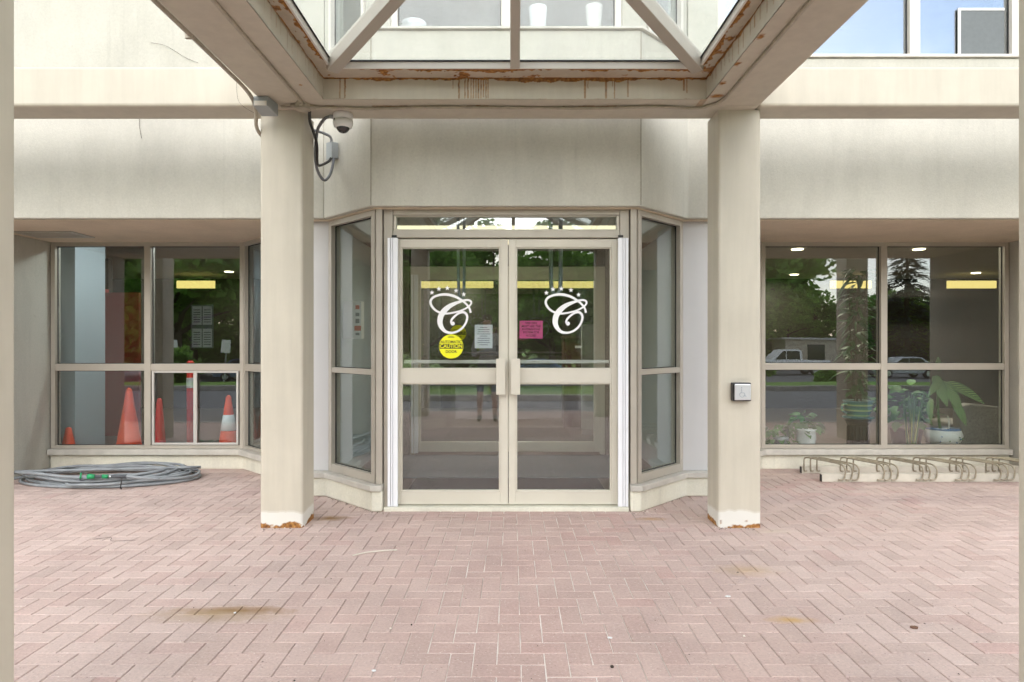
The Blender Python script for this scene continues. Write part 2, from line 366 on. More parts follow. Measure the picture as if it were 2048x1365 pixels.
def variegated(name, dark, pale, kind):
    t = NT(name); uv = t.n('TexCoord').outputs['Generated']; s = t.n('SeparateXYZ'); t.l(uv, s.inputs[0])
    ax = t.math('ABSOLUTE', t.math('SUBTRACT', s.outputs[0], 0.5))
    if kind == 'edge': f = t.ramp(ax, [(0.30, 0.0), (0.36, 1.0)])
    else:
        w = t.math('SINE', t.math('MULTIPLY', t.math('ADD', s.outputs[1], t.math('MULTIPLY', ax, -0.55)), 62.0))
        f = t.math('MULTIPLY', t.ramp(w, [(0.55, 0.0), (0.85, 1.0)]), t.ramp(ax, [(0.36, 1.0), (0.45, 0.0)]))
    return t.principled(t.mix(f, dark, pale), 0.4)
M['snakeleaf'] = variegated('yellow_edged_leaf', (0.06, 0.14, 0.05), (0.62, 0.60, 0.17), 'edge')
M['dumbcane'] = variegated('striped_green_leaf', (0.03, 0.12, 0.03), (0.42, 0.58, 0.22), 'rib')
def brickmat():
    t = NT('pink_concrete_paver')
    oi = t.n('ObjectInfo'); gm = t.n('NewGeometry')
    f = t.math('FRACT', t.math('ADD', gm.outputs['Random Per Island'], oi.outputs['Random']))
    sx = t.n('SeparateXYZ'); t.l(gm.outputs['Position'], sx.inputs[0]); X, Y = sx.outputs[0], sx.outputs[1]
    c = t.ramp(f, [(0.0, (0.51, 0.395, 0.352)), (0.3, (0.57, 0.44, 0.395)), (0.6, (0.595, 0.467, 0.42)), (0.85, (0.54, 0.402, 0.36)), (1.0, (0.625, 0.495, 0.445))])
    # the middle strip is redder and darker, the sides are paler
    mid = t.math('SUBTRACT', 1.0, t.math('MULTIPLY', t.math('ABSOLUTE', t.math('SUBTRACT', X, 0.12)), 0.62), clamp=True)
    c = t.mix(t.math('MULTIPLY', mid, t.math('MULTIPLY', t.noise(1.2, 4), 1.25)), c, (0.485, 0.335, 0.30))
    red = t.math('MULTIPLY', t.ramp(f, [(0.84, 0.0), (0.90, 1.0)]), t.ramp(t.noise(0.9, 3, 0.5, t.mapped((1, 1, 1), loc=(3.1, 0, 0))), [(0.46, 0.0), (0.62, 0.42)]))
    c = t.mix(red, c, (0.49, 0.30, 0.27))
    c = t.mix(1.0, c, t.ramp(t.noise(2.1, 6, 0.65), [(0.3, 0.86), (0.7, 1.05)]), 'MULTIPLY')
    c = t.mix(1.0, c, t.ramp(t.noise(70, 5, 0.75), [(0.3, 0.80), (0.7, 1.09)]), 'MULTIPLY')
    vo = t.n('TexVoronoi'); vo.inputs['Scale'].default_value = 62; t.l(gm.outputs['Position'], vo.inputs['Vector'])
    sc_ = t.n('SeparateColor'); t.l(vo.outputs['Color'], sc_.inputs[0])
    spk = t.math('MULTIPLY', t.ramp(vo.outputs['Distance'], [(0.12, 1.0), (0.24, 0.0)]), t.math('GREATER_THAN', sc_.outputs[0], 0.62))
    c = t.mix(t.math('MULTIPLY', spk, 0.6), c, (0.66, 0.60, 0.55))
    dk = t.math('MULTIPLY', t.ramp(vo.outputs['Distance'], [(0.12, 1.0), (0.26, 0.0)]), t.math('LESS_THAN', sc_.outputs[0], 0.16))
    c = t.mix(t.math('MULTIPLY', dk, 0.45), c, (0.16, 0.10, 0.09))
    stains = [(-1.39, 3.28, 0.34, 0.06, (0.22, 0.10, 0.03), 1.0), (-1.45, 3.24, 0.42, 0.13, (0.36, 0.26, 0.15), 0.7), (1.345, 3.17, 0.14, 0.05, (0.50, 0.31, 0.09), 0.75), (1.38, 3.86, 0.22, 0.12, (0.48, 0.34, 0.18), 0.5),
              (-1.38, 5.0, 0.18, 0.09, (0.22, 0.13, 0.05), 0.95), (1.06, 4.98, 0.16, 0.06, (0.45, 0.26, 0.10), 0.6), (1.86, 4.66, 0.22, 0.08, (0.50, 0.42, 0.33), 0.5), (-0.45, 5.02, 0.16, 0.03, (0.24, 0.16, 0.12), 0.5)]
    nn = t.math('MULTIPLY', t.math('SUBTRACT', t.noise(14, 4), 0.5), 0.9)
    for x, y, a, b, col, k in stains:
        dx = t.math('MULTIPLY', t.math('SUBTRACT', X, x), 1 / a); dy = t.math('MULTIPLY', t.math('SUBTRACT', Y, y), 1 / b)
        d = t.math('ADD', t.math('SQRT', t.math('ADD', t.math('MULTIPLY', dx, dx), t.math('MULTIPLY', dy, dy))), nn)
        c = t.mix(t.math('MULTIPLY', t.ramp(d, [(0.1, 1.0), (1.0, 0.0)]), k), c, col)
    h = t.math('ADD', t.noise(230, 3, 0.6), t.math('MULTIPLY', t.noise(40, 3), 0.8))
    return t.principled(c, 0.88, 0, t.bump(h, 0.45, 0.003), 0.3)
M['brick'] = brickmat()
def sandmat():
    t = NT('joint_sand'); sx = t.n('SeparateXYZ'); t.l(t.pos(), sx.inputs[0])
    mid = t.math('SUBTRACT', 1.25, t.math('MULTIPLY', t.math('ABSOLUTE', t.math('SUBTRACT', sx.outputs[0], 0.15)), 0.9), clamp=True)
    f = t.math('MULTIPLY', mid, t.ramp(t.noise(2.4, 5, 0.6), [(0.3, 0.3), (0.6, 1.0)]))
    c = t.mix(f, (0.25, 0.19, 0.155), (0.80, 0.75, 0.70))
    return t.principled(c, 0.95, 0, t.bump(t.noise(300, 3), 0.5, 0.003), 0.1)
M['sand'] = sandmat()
def grassmat():
    t = NT('lawn_grass'); c = t.ramp(t.noise(0.8, 6, 0.65), [(0.3, (0.10, 0.20, 0.03)), (0.7, (0.19, 0.33, 0.06))])
    return t.principled(c, 0.9, 0, t.bump(t.noise(40, 4), 0.8, 0.03), 0.2)
M['grass'] = grassmat()
def granite(name, a, b):
    t = NT(name); c = t.ramp(t.noise(85, 3, 0.7), [(0.38, a), (0.62, b)])
    return t.principled(c, 0.55)
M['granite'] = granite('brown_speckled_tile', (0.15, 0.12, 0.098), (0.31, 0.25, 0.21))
M['tweed'] = granite('speckled_grey_upholstery', (0.06, 0.055, 0.05), (0.20, 0.185, 0.165))

# ================================================================== the ground
def struct(mb, name, mat, **k): return tag(mb.build(name, mat, **k), kind='structure')
struct(MB().box(-400, 400, -400, 400, -1.6, -1.5), 'ground', M['grass'])
struct(MB().box(-90, 90, -5.5, 2.86, -0.35, -0.10), 'driveway', M['asphalt'])
mb = MB()
rows = [(-5.66, 0.04), (-9, -0.05), (-14, -0.45), (-20, -0.95), (-25, -1.16), (-60, -1.22)]
for (y0, z0), (y1, z1) in zip(rows, rows[1:]):
    mb.add([(-120, y1, z1), (120, y1, z1), (120, y0, z0), (-120, y0, z0)], [(0, 1, 2, 3)])
struct(mb, 'lawn', M['grass'])
struct(MB().box(-110, 110, -44, -27, -1.6, -1.14), 'parking_lot', M['asphalt'])
struct(MB().box(-90, 90, -5.66, -5.5, -0.3, 0.05), 'kerb', M['kerb'], bevel=0.02)
for x0, x1 in ((-90, -4.02), (4.02, 90)): struct(MB().box(x0, x1, 2.86, 2.98, -0.3, 0.0), 'kerb', M['kerb'], bevel=0.015)
struct(MB().box(-4.02, 4.02, -2.26, -2.14, -0.3, 0.0), 'kerb', M['kerb'], bevel=0.015)

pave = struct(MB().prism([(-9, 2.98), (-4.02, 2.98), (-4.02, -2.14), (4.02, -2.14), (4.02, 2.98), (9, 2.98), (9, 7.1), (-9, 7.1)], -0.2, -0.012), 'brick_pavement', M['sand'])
sand = MB(); nx_, ny_ = 240, 120
for j in range(ny_ + 1):
    for i in range(nx_ + 1):
        x = -3.9 + 7.8 * i / nx_; y = 2.0 + 4.9 * j / ny_
        f = max(0.0, min(1.0, 1.45 - abs(x - 0.15) * 0.85 + 0.45 * noise.noise((x * 2.1, y * 2.1, 0.3)) + 0.3 * noise.noise((x * 7, y * 7, 1.3))))
        sand.v.append((x, y, -0.0085 + 0.0057 * f))
for j in range(ny_):
    for i in range(nx_): a = j * (nx_ + 1) + i; sand.f.append((a, a + 1, a + nx_ + 2, a + nx_ + 1)); sand.m.append(0)
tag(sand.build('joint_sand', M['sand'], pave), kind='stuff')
# herringbone pavers 100 x 200 mm
U = 0.1004; G = 0.0016
def paver_mesh(horizontal):
    w, l = (2 * U, U) if horizontal else (U, 2 * U)
    hx, hy = w / 2 - G, l / 2 - G; ch = 0.0035; z0, z1, z2 = -0.03, -0.003, 0.0
    v = [(-hx,-hy,z0),(hx,-hy,z0),(hx,hy,z0),(-hx,hy,z0),(-hx,-hy,z1),(hx,-hy,z1),(hx,hy,z1),(-hx,hy,z1),
         (-hx+ch,-hy+ch,z2),(hx-ch,-hy+ch,z2),(hx-ch,hy-ch,z2),(-hx+ch,hy-ch,z2)]
    f = [(0,1,5,4),(1,2,6,5),(2,3,7,6),(3,0,4,7),(4,5,9,8),(5,6,10,9),(6,7,11,10),(7,4,8,11),(8,9,10,11)]
    return v, f
PV = {h: paver_mesh(h) for h in (True, False)}
front = [(-14, 5.70), (-4.91, 5.70), (-4.91, 6.95), (-2.90, 6.95), (-2.13, 6.18), (-2.13, 5.75), (-1.64, 5.75), (-1.09, 5.19), (-1.0, 5.19), (-0.99, 5.22), (0.92, 5.22), (0.93, 5.19), (1.0, 5.19), (1.52, 5.75), (2.05, 5.75), (2.05, 6.38), (2.62, 6.95), (5.29, 6.95), (5.29, 5.70), (14, 5.70)]
def front_y(x):
    ys = []
    for (x0, y0), (x1, y1) in zip(front, front[1:]):
        if x0 <= x <= x1 and x1 > x0: ys.append(y0 + (y1 - y0) * (x - x0) / (x1 - x0))
    return max(ys) if ys else 5.7
def inside(x, y):
    if abs(x) < 3.97: return -2.1 < y < front_y(x) + 0.13
    return 3.06 < y < front_y(x) + 0.13
bricks = []
for a in range(-75, 76):
    for b in range(-25, 75):
        k = (a - b) % 4
        if k == 0: h, cx, cy = True, (a + 1) * U, (b + 0.5) * U
        elif k == 3: h, cx, cy = False, (a + 0.5) * U, (b + 1) * U
        else: continue
        cx += 0.037; cy += 0.02
        if abs(cx) > 7.2 or not inside(cx, cy): continue
        bricks.append((cx, cy, h))
def vis(bk):                                   # projected size, zero outside the picture or behind a column
    x, y, h = bk
    if y < 0.5: return 0
    u, v = x / y * F, CH / y * F
    if abs(u) > 1000 or v > 690: return 0
    for cx0, cx1 in ((-1.824, -1.515), (1.511, 1.80)):
        if y > 4.75 and cx0 / 4.75 < x / y < cx1 / 4.75: return 0
    return 1 / y ** 3
bricks.sort(key=vis, reverse=True)
pm = {}
for h in (True, False):
    me = bpy.data.meshes.new('brick'); me.from_pydata(PV[h][0], [], PV[h][1]); me.materials.append(M['brick']); me.update(); pm[h] = me
rest = MB(); brnd = random.Random(3)
for i, (x, y, h) in enumerate(bricks):
    z = brnd.uniform(-0.0006, 0.0010); rx, ry, rz = brnd.gauss(0, .0035), brnd.gauss(0, .0035), brnd.gauss(0, .007)
    if i < 300:
        o = bpy.data.objects.new('brick', pm[h]); link(o); o.parent = pave; o.location = (x, y, z); o.rotation_euler = (rx, ry, rz)
    else:
        rest.add([(x + a - rz * b, y + b + rz * a, z + c + rx * b - ry * a) for a, b, c in PV[h][0]], PV[h][1])
tag(rest.build('brick', M['brick'], pave), kind='stuff')

# ================================================================== the apartment building
bld = thing('apartment_building', 'cream stucco apartment building with glazed entrance bay and recessed ground floor windows', 'building', (0, 5.7, 0))
ZS, ZU = 2.413, 3.80                          # soffit of the overhang, sill of the upper windows
BAY = [(-1.625, 5.66), (-1.109, 5.15), (1.014, 5.15), (1.517, 5.66)]
def wall(mb, name='wall', mat='stucco', bevel=0.012, parent=bld): return mb.build(name, M[mat], parent, bevel=bevel)
band = wall(MB().prism(BAY + [(14, 5.66), (14, 7.03), (-1.625, 7.03)], ZS, ZU), 'spandrel_wall', bevel=0.010)
wall(MB().box(-14, -1.6255, 5.66, 7.03, ZS, 3.55), 'spandrel_wall', bevel=0.010)
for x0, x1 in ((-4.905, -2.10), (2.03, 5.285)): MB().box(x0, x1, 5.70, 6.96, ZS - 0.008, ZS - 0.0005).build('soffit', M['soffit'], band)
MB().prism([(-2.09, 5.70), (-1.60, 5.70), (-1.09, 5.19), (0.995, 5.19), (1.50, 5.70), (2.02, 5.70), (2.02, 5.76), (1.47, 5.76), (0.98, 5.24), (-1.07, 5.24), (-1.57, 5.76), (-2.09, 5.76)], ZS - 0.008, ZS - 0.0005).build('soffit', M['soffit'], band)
# thin recessed joints down the bay corners, hairlines of dark sealant
for x, y in ((-1.109, 5.15), (1.014, 5.15)):
    MB().tube([(x, y - 0.001, ZS + 0.01), (x, y - 0.001, ZU - 0.01)], 0.0026, 6).build('sealant_joint', M['sealant'], band)
wall(MB().box(-14, -4.91, 5.70, 7.03, 0, ZS - 0.002)); wall(MB().box(5.29, 14, 5.70, 7.03, 0, ZS - 0.002))
wall(MB().box(-14, -1.6255, 5.66, 6.0, 3.551, 9.5), bevel=0.0)
wall(MB().prism([(1.517, 5.66), (1.78, 5.66), (1.78, 6.0), (1.517, 6.0)], ZU, 5.4), 'wall_pier')
wall(MB().box(4.40, 14, 5.66, 6.0, ZU, 5.4), 'wall_pier')
wall(MB().prism(BAY + [(14, 5.66), (14, 6.0), (-1.625, 6.0)], 5.4, 9.5), 'upper_wall')
# bay corner piers on the upper floor
for a, b in (((-1.109, 5.15), (-0.955, 5.15)), ((0.865, 5.15), (1.014, 5.15))): wall(MB().seg(a, b, 0, math.dist(a, b), ZU, 5.4, -0.16, 0), 'wall_pier')
wall(MB().seg(BAY[0], BAY[1], 0, 0.09, ZU, 5.4, -0.14, 0), 'wall_pier'); wall(MB().seg(BAY[0], BAY[1], 0.64, 0.722, ZU, 5.4, -0.14, -0.002), 'wall_pier')
wall(MB().seg(BAY[2], BAY[3], 0.002, 0.09, ZU, 5.4, -0.14, -0.002), 'wall_pier'); wall(MB().seg(BAY[2], BAY[3], 0.62, 0.712, ZU, 5.4, -0.14, 0), 'wall_pier')
# shell and inner surfaces
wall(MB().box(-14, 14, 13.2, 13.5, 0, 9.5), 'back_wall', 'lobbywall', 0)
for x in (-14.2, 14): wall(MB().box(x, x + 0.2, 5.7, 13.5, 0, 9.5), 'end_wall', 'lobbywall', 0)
wall(MB().box(-14, 14, 5.98, 13.3, 9.4, 9.5), 'roof', 'roomwall', 0)
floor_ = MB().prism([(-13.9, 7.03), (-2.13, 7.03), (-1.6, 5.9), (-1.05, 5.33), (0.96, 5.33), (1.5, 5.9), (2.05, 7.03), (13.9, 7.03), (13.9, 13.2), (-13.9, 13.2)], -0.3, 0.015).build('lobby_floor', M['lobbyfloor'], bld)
ceil = MB().box(-13.9, 13.9, 7.03, 13.2, 2.62, 3.6).build('lobby_ceiling', M['lobbyceil'], bld)
MB().box(-13.9, 13.9, 6.0, 13.2, ZU + 0.001, ZU + 0.03).build('upper_floor', M['roomwall'], bld)
MB().box(-13.9, 13.9, 6.0, 13.2, 5.45, 5.6).build('upper_ceiling', M['roomwall'], bld)
MB().box(-13.9, 13.9, 8.6, 8.7, ZU + 0.03, 5.45).build('upper_room_wall', M['roomwall'], bld)
# lit cove at the back of the lobby and downlights
for x0, x1, y, z0, z1 in ((-6.3, -5.6, 12.3, 2.36, 2.50), (-2.3, -0.35, 12.3, 2.365, 2.49), (-0.25, 1.62, 12.3, 2.365, 2.49), (6.0, 6.75, 12.3, 2.36, 2.50), (8.2, 9.1, 12.3, 2.36, 2.50), (2.05, 2.6, 11.6, 2.38, 2.54)):
    MB().box(x0, x1, y, y + 0.06, z0, z1).build('cove_light', M['cove'], ceil)
for x, y in ((3.9, 8.95), (5.56, 8.95), (5.3, 12.3), (0.15, 9.6), (0.15, 11.0), (-1.1, 12.6), (-5.1, 11.8), (8.5, 12.0)):
    MB().lathe([(0.075, 0), (0.075, -0.012)], (x, y, 2.618), 20).build('downlight', M['lamp'], ceil)
    ld = bpy.data.lights.new('downlight_bulb', 'AREA'); ld.shape = 'DISK'; ld.size = 0.14; ld.energy = 24 if (x > 3 and y < 9) else 16; ld.color = (1.0, 0.88, 0.68)
    lo = bpy.data.objects.new('downlight_bulb', ld); link(lo); lo.parent = ceil; lo.location = Vector((x, y, 2.603)) - org(ceil)

MB().box(-1.1, 1.0, 6.0, 7.1, ZS - 0.012, ZS - 0.001).build('added_ceiling_fill', M['fillpanel'], band)  # glowing sheet added under the ceiling to lift the dark vestibule
MB().box(-4.4, -3.0, 7.45, 7.57, 2.56, 2.60).build('hidden_fill_light', M['tube'], ceil)  # unseen emitter above the window head, added to light the left room
# ---- windows: the frame is the part, panes and sills its pieces
def window(P, Q, z0, z1, vs, hs, name='window', fr='frame', gl='glass', jamb=0.045, depth=(-0.07, 0.02), head=0.045, foot=0.05, ft=0.02):
    """vs: mullions (s0, s1); hs: transoms (z0, z1); pane for every cell"""
    Ln = math.dist(P, Q); mb = MB(); t0, t1 = depth
    mb.seg(P, Q, 0, jamb, z0, z1, t0, t1); mb.seg(P, Q, Ln - jamb, Ln, z0, z1, t0, t1)
    mb.seg(P, Q, jamb, Ln - jamb, z1 - head, z1, t0, t1 - 0.002); mb.seg(P, Q, jamb, Ln - jamb, z0, z0 + foot, t0, t1 - 0.002)
    for a, b in vs: mb.seg(P, Q, a, b, z0 + foot, z1 - head, t0, t1 - 0.001)
    xs = [jamb] + [q for a in vs for q in a] + [Ln - jamb]; zs = [z0 + foot] + [q for a in hs for q in a] + [z1 - head]
    for i in range(0, len(xs), 2):
        for a, b in hs: mb.seg(P, Q, xs[i], xs[i + 1], a, b, t0, t1 - 0.004)
    w = mb.build(name, M[fr], bld, bevel=0.003)
    for i in range(0, len(xs), 2):
        for j in range(0, len(zs), 2):
            MB().seg(P, Q, xs[i], xs[i + 1], zs[j], zs[j + 1], t0 + 0.035, t0 + 0.041).build('pane', M[gl], w)
            g = MB()                            # dark glazing gasket round the pane
            a, b, c, d = xs[i], xs[i + 1], zs[j], zs[j + 1]; q = 0.006; y0, y1 = t0 + 0.042, t0 + 0.050
            g.seg(P, Q, a, a + q, c, d, y0, y1).seg(P, Q, b - q, b, c, d, y0, y1).seg(P, Q, a + q, b - q, c, c + q, y0, y1).seg(P, Q, a + q, b - q, d - q, d, y0, y1)
            g.build('gasket', M['gasket'], w)
    return w
# left recess window with the sliding sash
D = 6.97
P, Q = (-4.895, D), (-2.845, D); s = lambda px: PX(px, D) - P[0]
zt0, zt1, zb = PZ(742, D), PZ(728, D), PZ(897, D)
wl = window(P, Q, zb, ZS - 0.003, [(s(290), s(303))], [(zt0, zt1)], foot=PZ(891, D) - zb)
m = MB()
a, b, c, d = s(304), s(477), PZ(890, D), zt0 - 0.002
for x0, x1, y0, y1 in ((a, a + .022, c, d), (b - .022, b, c, d), (a + .022, b - .022, c, c + .02), (a + .022, b - .022, d - .02, d), (s(387), s(394), c + .02, d - .02)): m.seg(P, Q, x0, x1, y0, y1, -0.024, 0.006)
m.build('sliding_sash', M['alu'], wl, bevel=0.002)
Pc, Qc = (-2.845, D), (-2.13, 6.255)
window(Pc, Qc, zb, ZS - 0.003, [], [(zt0, zt1)], foot=PZ(891, D) - zb)
# right recess window
P, Q = (2.645, D), (5.275, D); s = lambda px: PX(px, D) - P[0]
wr = window(P, Q, zb, ZS - 0.003, [(s(1760), s(1773))], [(PZ(740, D), PZ(727, D))], foot=PZ(890, D) - zb)
window((2.05, 6.375), (2.645, D), zb, ZS - 0.003, [], [(zt0, zt1)], foot=PZ(891, D) - zb)
# sills and plinths below them
def ledge(line, z0, z1, out, back, name, mat, bevel=0.006):
    """strip following a plan polyline, pushed out by `out`"""
    pts = [Vector((*p,)) for p in line]; o_, i_ = [], []
    for k, p in enumerate(pts):
        d0 = (pts[k] - pts[k - 1]).normalized() if k else None; d1 = (pts[k + 1] - p).normalized() if k < len(pts) - 1 else None
        n0 = Vector((d0.y, -d0.x)) if d0 else None; n1 = Vector((d1.y, -d1.x)) if d1 else None
        n = (n0 + n1).normalized() if (n0 and n1) else (n0 or n1); kf = 1 / max(0.5, n.dot(n0 or n1))
        o_.append(p + n * out * kf); i_.append(p - n * back * kf)
    poly = [(p.x, p.y) for p in o_] + [(p.x, p.y) for p in reversed(i_)]
    return MB().prism(poly, z0, z1).build(name, M[mat], bld, bevel=bevel)
for line in ([(-4.90, D), (-2.845, D), (-2.135, 6.26)], [(2.055, 6.38), (2.645, D), (5.28, D)]):
    ledge(line, PZ(911, 6.9), zb - 0.002, 0.075, 0.08, 'sill', 'sill')
    ledge(line, 0.0, PZ(911, 6.9) - 0.002, 0.02, 0.10, 'plinth', 'plinth')
# entrance bay: plinth and sill on both sides of the door
for line in ([(-2.13, 5.77), (-1.60, 5.77), (-1.085, 5.245), (-1.03, 5.245)], [(0.94, 5.245), (0.995, 5.245), (1.49, 5.77), (2.05, 5.77)]):
    ledge(line, 0.165, 0.212, 0.085, 0.06, 'sill', 'sill'); ledge(line, 0.0, 0.163, 0.06, 0.06, 'plinth', 'plinth', 0.012)
MB().prism([(-2.13, 5.77), (-1.60, 5.77), (-1.60, 6.03), (-2.13, 6.26)], 0.213, ZS - 0.002).build('panel', M['panel'], bld, bevel=0.004)
MB().prism([(1.49, 5.77), (2.05, 5.77), (2.05, 6.37), (1.49, 6.03)], 0.213, ZS - 0.002).build('panel', M['panel'], bld, bevel=0.004)
for P, Q in (((-1.60, 5.77), (-1.085, 5.245)), ((0.995, 5.245), (1.49, 5.77))):
    window(P, Q, 0.214, ZS - 0.003, [], [(PZ(749, 5.4), PZ(738, 5.4))], name='sidelight_window', jamb=0.05, head=0.05, foot=0.07)
# door frame, transom window, threshold
YD = 5.27
jm = MB()
jm.box(-1.083, -1.035, 5.215, 5.33, 0.213, ZS - 0.003).box(0.945, 0.993, 5.215, 5.33, 0.213, ZS - 0.003)
jm.box(-1.028, -0.955, 5.245, 5.35, 0.0, ZS - 0.003).box(0.865, 0.938, 5.245, 5.35, 0.0, ZS - 0.003)
jm.box(-0.953, 0.863, 5.247, 5.35, 2.182, 2.242).box(-0.953, 0.863, 5.247, 5.35, 2.364, ZS - 0.003)
dfr = jm.build('door_frame', M['frame'], bld, bevel=0.004)
tw = MB().box(-0.952, -0.932, 5.262, 5.32, 2.243, 2.363).box(0.842, 0.862, 5.262, 5.32, 2.243, 2.363).box(-0.931, 0.841, 5.262, 5.32, 2.243, 2.252).box(-0.931, 0.841, 5.262, 5.32, 2.354, 2.363).build('transom_window', M['door_frame'], bld, bevel=0.002)
MB().box(-0.932, 0.842, 5.290, 5.296, 2.250, 2.356).build('pane', M['glass'], tw)
MB().box(-1.02, 0.93, 5.20, 5.36, -0.05, 0.030).build('threshold', M['plinth'], bld, bevel=0.006)
for x in (PX(790, YD), PX(1240, YD)): MB().box(x - 0.02, x + 0.02, 5.232, 5.246, 2.183, 2.200).build('door_sensor', M['black'], dfr)

EMB = [(905,850),(893,835),(905,808),(945,775),(982,768),(1003,792),(998,832),(973,872),(935,899),(890,908),(848,894),(820,850),(822,800),(845,760),(885,725),(940,700),(1000,684),(1028,692),(1030,710),(1008,733),(960,757),(900,772),(850,776),(800,762),(766,732),(753,697),(770,667),(812,650),(860,646),(910,656),(950,675),(990,704),(1018,738),(1028,771)]
EMW = [5,7,7,7,8,8,7,7,7,8,11,17,19,19,15,10,7,7,6,6,6,6,7,7,8,8,8,8,9,9,8,7,7,7]
STARS = {0: [(762,633),(810,607),(868,602),(928,620),(980,645)], 231: [(758,635),(803,610),(860,606),(926,616),(978,648)]}
def emblem(dx, parent, y):
    zx = lambda a: PX(640 + a * 0.293 + dx, YD); zz = lambda b: PZ(400 + b * 0.293, YD)
    pts = catmull([(a, b, w) for (a, b), w in zip(EMB, EMW)], 7)
    mb = MB(); n = len(pts); vs = []
    for i in range(n):
        t = (pts[min(i + 1, n - 1)] - pts[max(i - 1, 0)]); t = Vector((t.x, t.y)).normalized(); nn = Vector((-t.y, t.x)); w = pts[i].z
        for sg in (1, -1): vs.append((zx(pts[i].x + nn.x * w * sg), y - 0.00002 * i, zz(pts[i].y + nn.y * w * sg)))
    mb.add(vs, [(2*i, 2*i+1, 2*i+3, 2*i+2) for i in range(n - 1)])
    mb.disc_y(zx(905), zz(845), y - 0.004, 0.019 * 0.85, 0.001, 20)
    mb.build('letter_emblem', M['decal'], parent)
    for a, b in STARS[dx]:
        st = [(zx(a) + (r_ := (0.0215 if k % 2 == 0 else 0.0085)) * math.sin(k * math.pi / 5), zz(b) + r_ * math.cos(k * math.pi / 5)) for k in range(10)]
        MB().extrude_y(list(reversed(st)), y, y + 0.001).build('star_emblem', M['decal'], parent)

def door_leaf(x0, x1, meet, dx):
    """meet: side of the pull handle (+1 right edge, -1 left edge)"""
    mb = MB(); z0, z1 = 0.038, 2.176; y0, y1 = YD, YD + 0.045
    g0, g1 = (0.058, 0.062); zr = [z0 + 0.105, PZ(767, YD), PZ(739, YD), PZ(495, YD)]
    mb.box(x0, x0 + g0, y0, y1, z0, z1).box(x1 - g1, x1, y0, y1, z0, z1)
    for a, b in ((z0, zr[0]), (zr[1], zr[2]), (zr[3], z1)): mb.box(x0 + g0, x1 - g1, y0 + 0.001, y1 - 0.001, a, b)
    for a, b in ((zr[0], zr[1]), (zr[2], zr[3])):           # glazing beads
        mb.box(x0 + g0, x0 + g0 + 0.012, y0 + 0.008, y1 - 0.008, a, b).box(x1 - g1 - 0.012, x1 - g1, y0 + 0.008, y1 - 0.008, a, b)
        mb.box(x0 + g0 + .012, x1 - g1 - .012, y0 + 0.008, y1 - 0.008, b - 0.010, b).box(x0 + g0 + .012, x1 - g1 - .012, y0 + 0.008, y1 - 0.008, a, a + 0.010)
    d = mb.build('door', M['door_frame'], bld, bevel=0.003)
    for a, b in ((zr[0] + .01, zr[1] - .01), (zr[2] + .01, zr[3] - .01)): MB().box(x0 + g0 + .012, x1 - g1 - .012, y0 + 0.018, y0 + 0.024, a, b).build('pane', M['doorglass'], d)
    MB().box(x0 + g0 + 0.01, x1 - g1 - 0.01, y1 + 0.03, y1 + 0.055, PZ(728, YD), PZ(721, YD)).build('push_bar', M['offwhite'], d, bevel=0.004)
    hx = (PX(1001.5, YD - .05) if meet > 0 else PX(1031, YD - .05)); h = MB()
    h.box(hx - 0.037, hx + 0.037, YD - 0.058, YD - 0.044, PZ(790, YD - .05), PZ(718, YD - .05))
    for z in (PZ(732, YD), PZ(776, YD)): h.box(hx - 0.012, hx + 0.012, YD - 0.045, YD + 0.002, z - 0.012, z + 0.012)
    h.build('pull_handle', M['door_frame'], d, bevel=0.004)
    emblem(dx, d, YD + 0.014)
    return d
dl = door_leaf(-0.953, -0.0325, 1, 0); dr = door_leaf(-0.0275, 0.863, -1, 231)
for xg in (-0.992, 0.846):                    # ribbed white finger guards over the hinge side
    g = MB()
    for a, b in ((0.0, 0.022), (0.0265, 0.040), (0.0445, 0.081)) if xg < 0 else ((0.0, 0.036), (0.0405, 0.054), (0.0585, 0.081)): g.box(xg + a, xg + b, 5.218, 5.242, 0.034, 2.176)
    g.box(xg + 0.002, xg + 0.079, 5.2425, 5.2445, 0.034, 2.174)
    g.build('finger_guard', M['guard'], bld, bevel=0.004)

# ---- vestibule behind the doors
MB().prism([(-1.60, 6.04), (-1.72, 6.04), (-1.72, 7.70), (-1.60, 7.70)][::-1], 0.016, ZS - 0.002).build('vestibule_wall', M['bluegrey'], bld)
MB().prism([(1.49, 6.04), (1.61, 6.04), (1.61, 7.70), (1.49, 7.70)], 0.016, ZS - 0.002).build('vestibule_wall', M['bluegrey'], bld)
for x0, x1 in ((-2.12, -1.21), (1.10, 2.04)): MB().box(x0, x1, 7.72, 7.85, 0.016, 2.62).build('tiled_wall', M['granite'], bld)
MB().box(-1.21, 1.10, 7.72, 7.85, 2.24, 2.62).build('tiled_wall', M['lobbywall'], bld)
inn = MB()
for x0, x1, z0, z1 in ((-1.21, -1.15, .016, 2.24), (1.04, 1.10, .016, 2.24), (-1.15, 1.04, 2.14, 2.24), (-0.09, 0.03, .05, 2.14), (-1.15, -1.08, .05, 2.14), (0.97, 1.04, .05, 2.14)): inn.box(x0, x1, 7.74, 7.80, z0, z1)
for x0, x1 in ((-1.08, -0.09), (0.03, 0.97)): inn.box(x0, x1, 7.742, 7.798, 0.05, 0.165).box(x0, x1, 7.742, 7.798, 0.92, 0.99).box(x0, x1, 7.742, 7.798, 2.08, 2.14)
ino = inn.build('inner_door', M['door_frame'], bld, bevel=0.003)
for x0, x1 in ((-1.08, -0.09), (0.03, 0.97)):
    for z0, z1 in ((0.165, 0.92), (0.99, 2.08)): MB().box(x0, x1, 7.768, 7.774, z0, z1).build('pane', M['doorglass'], ino)
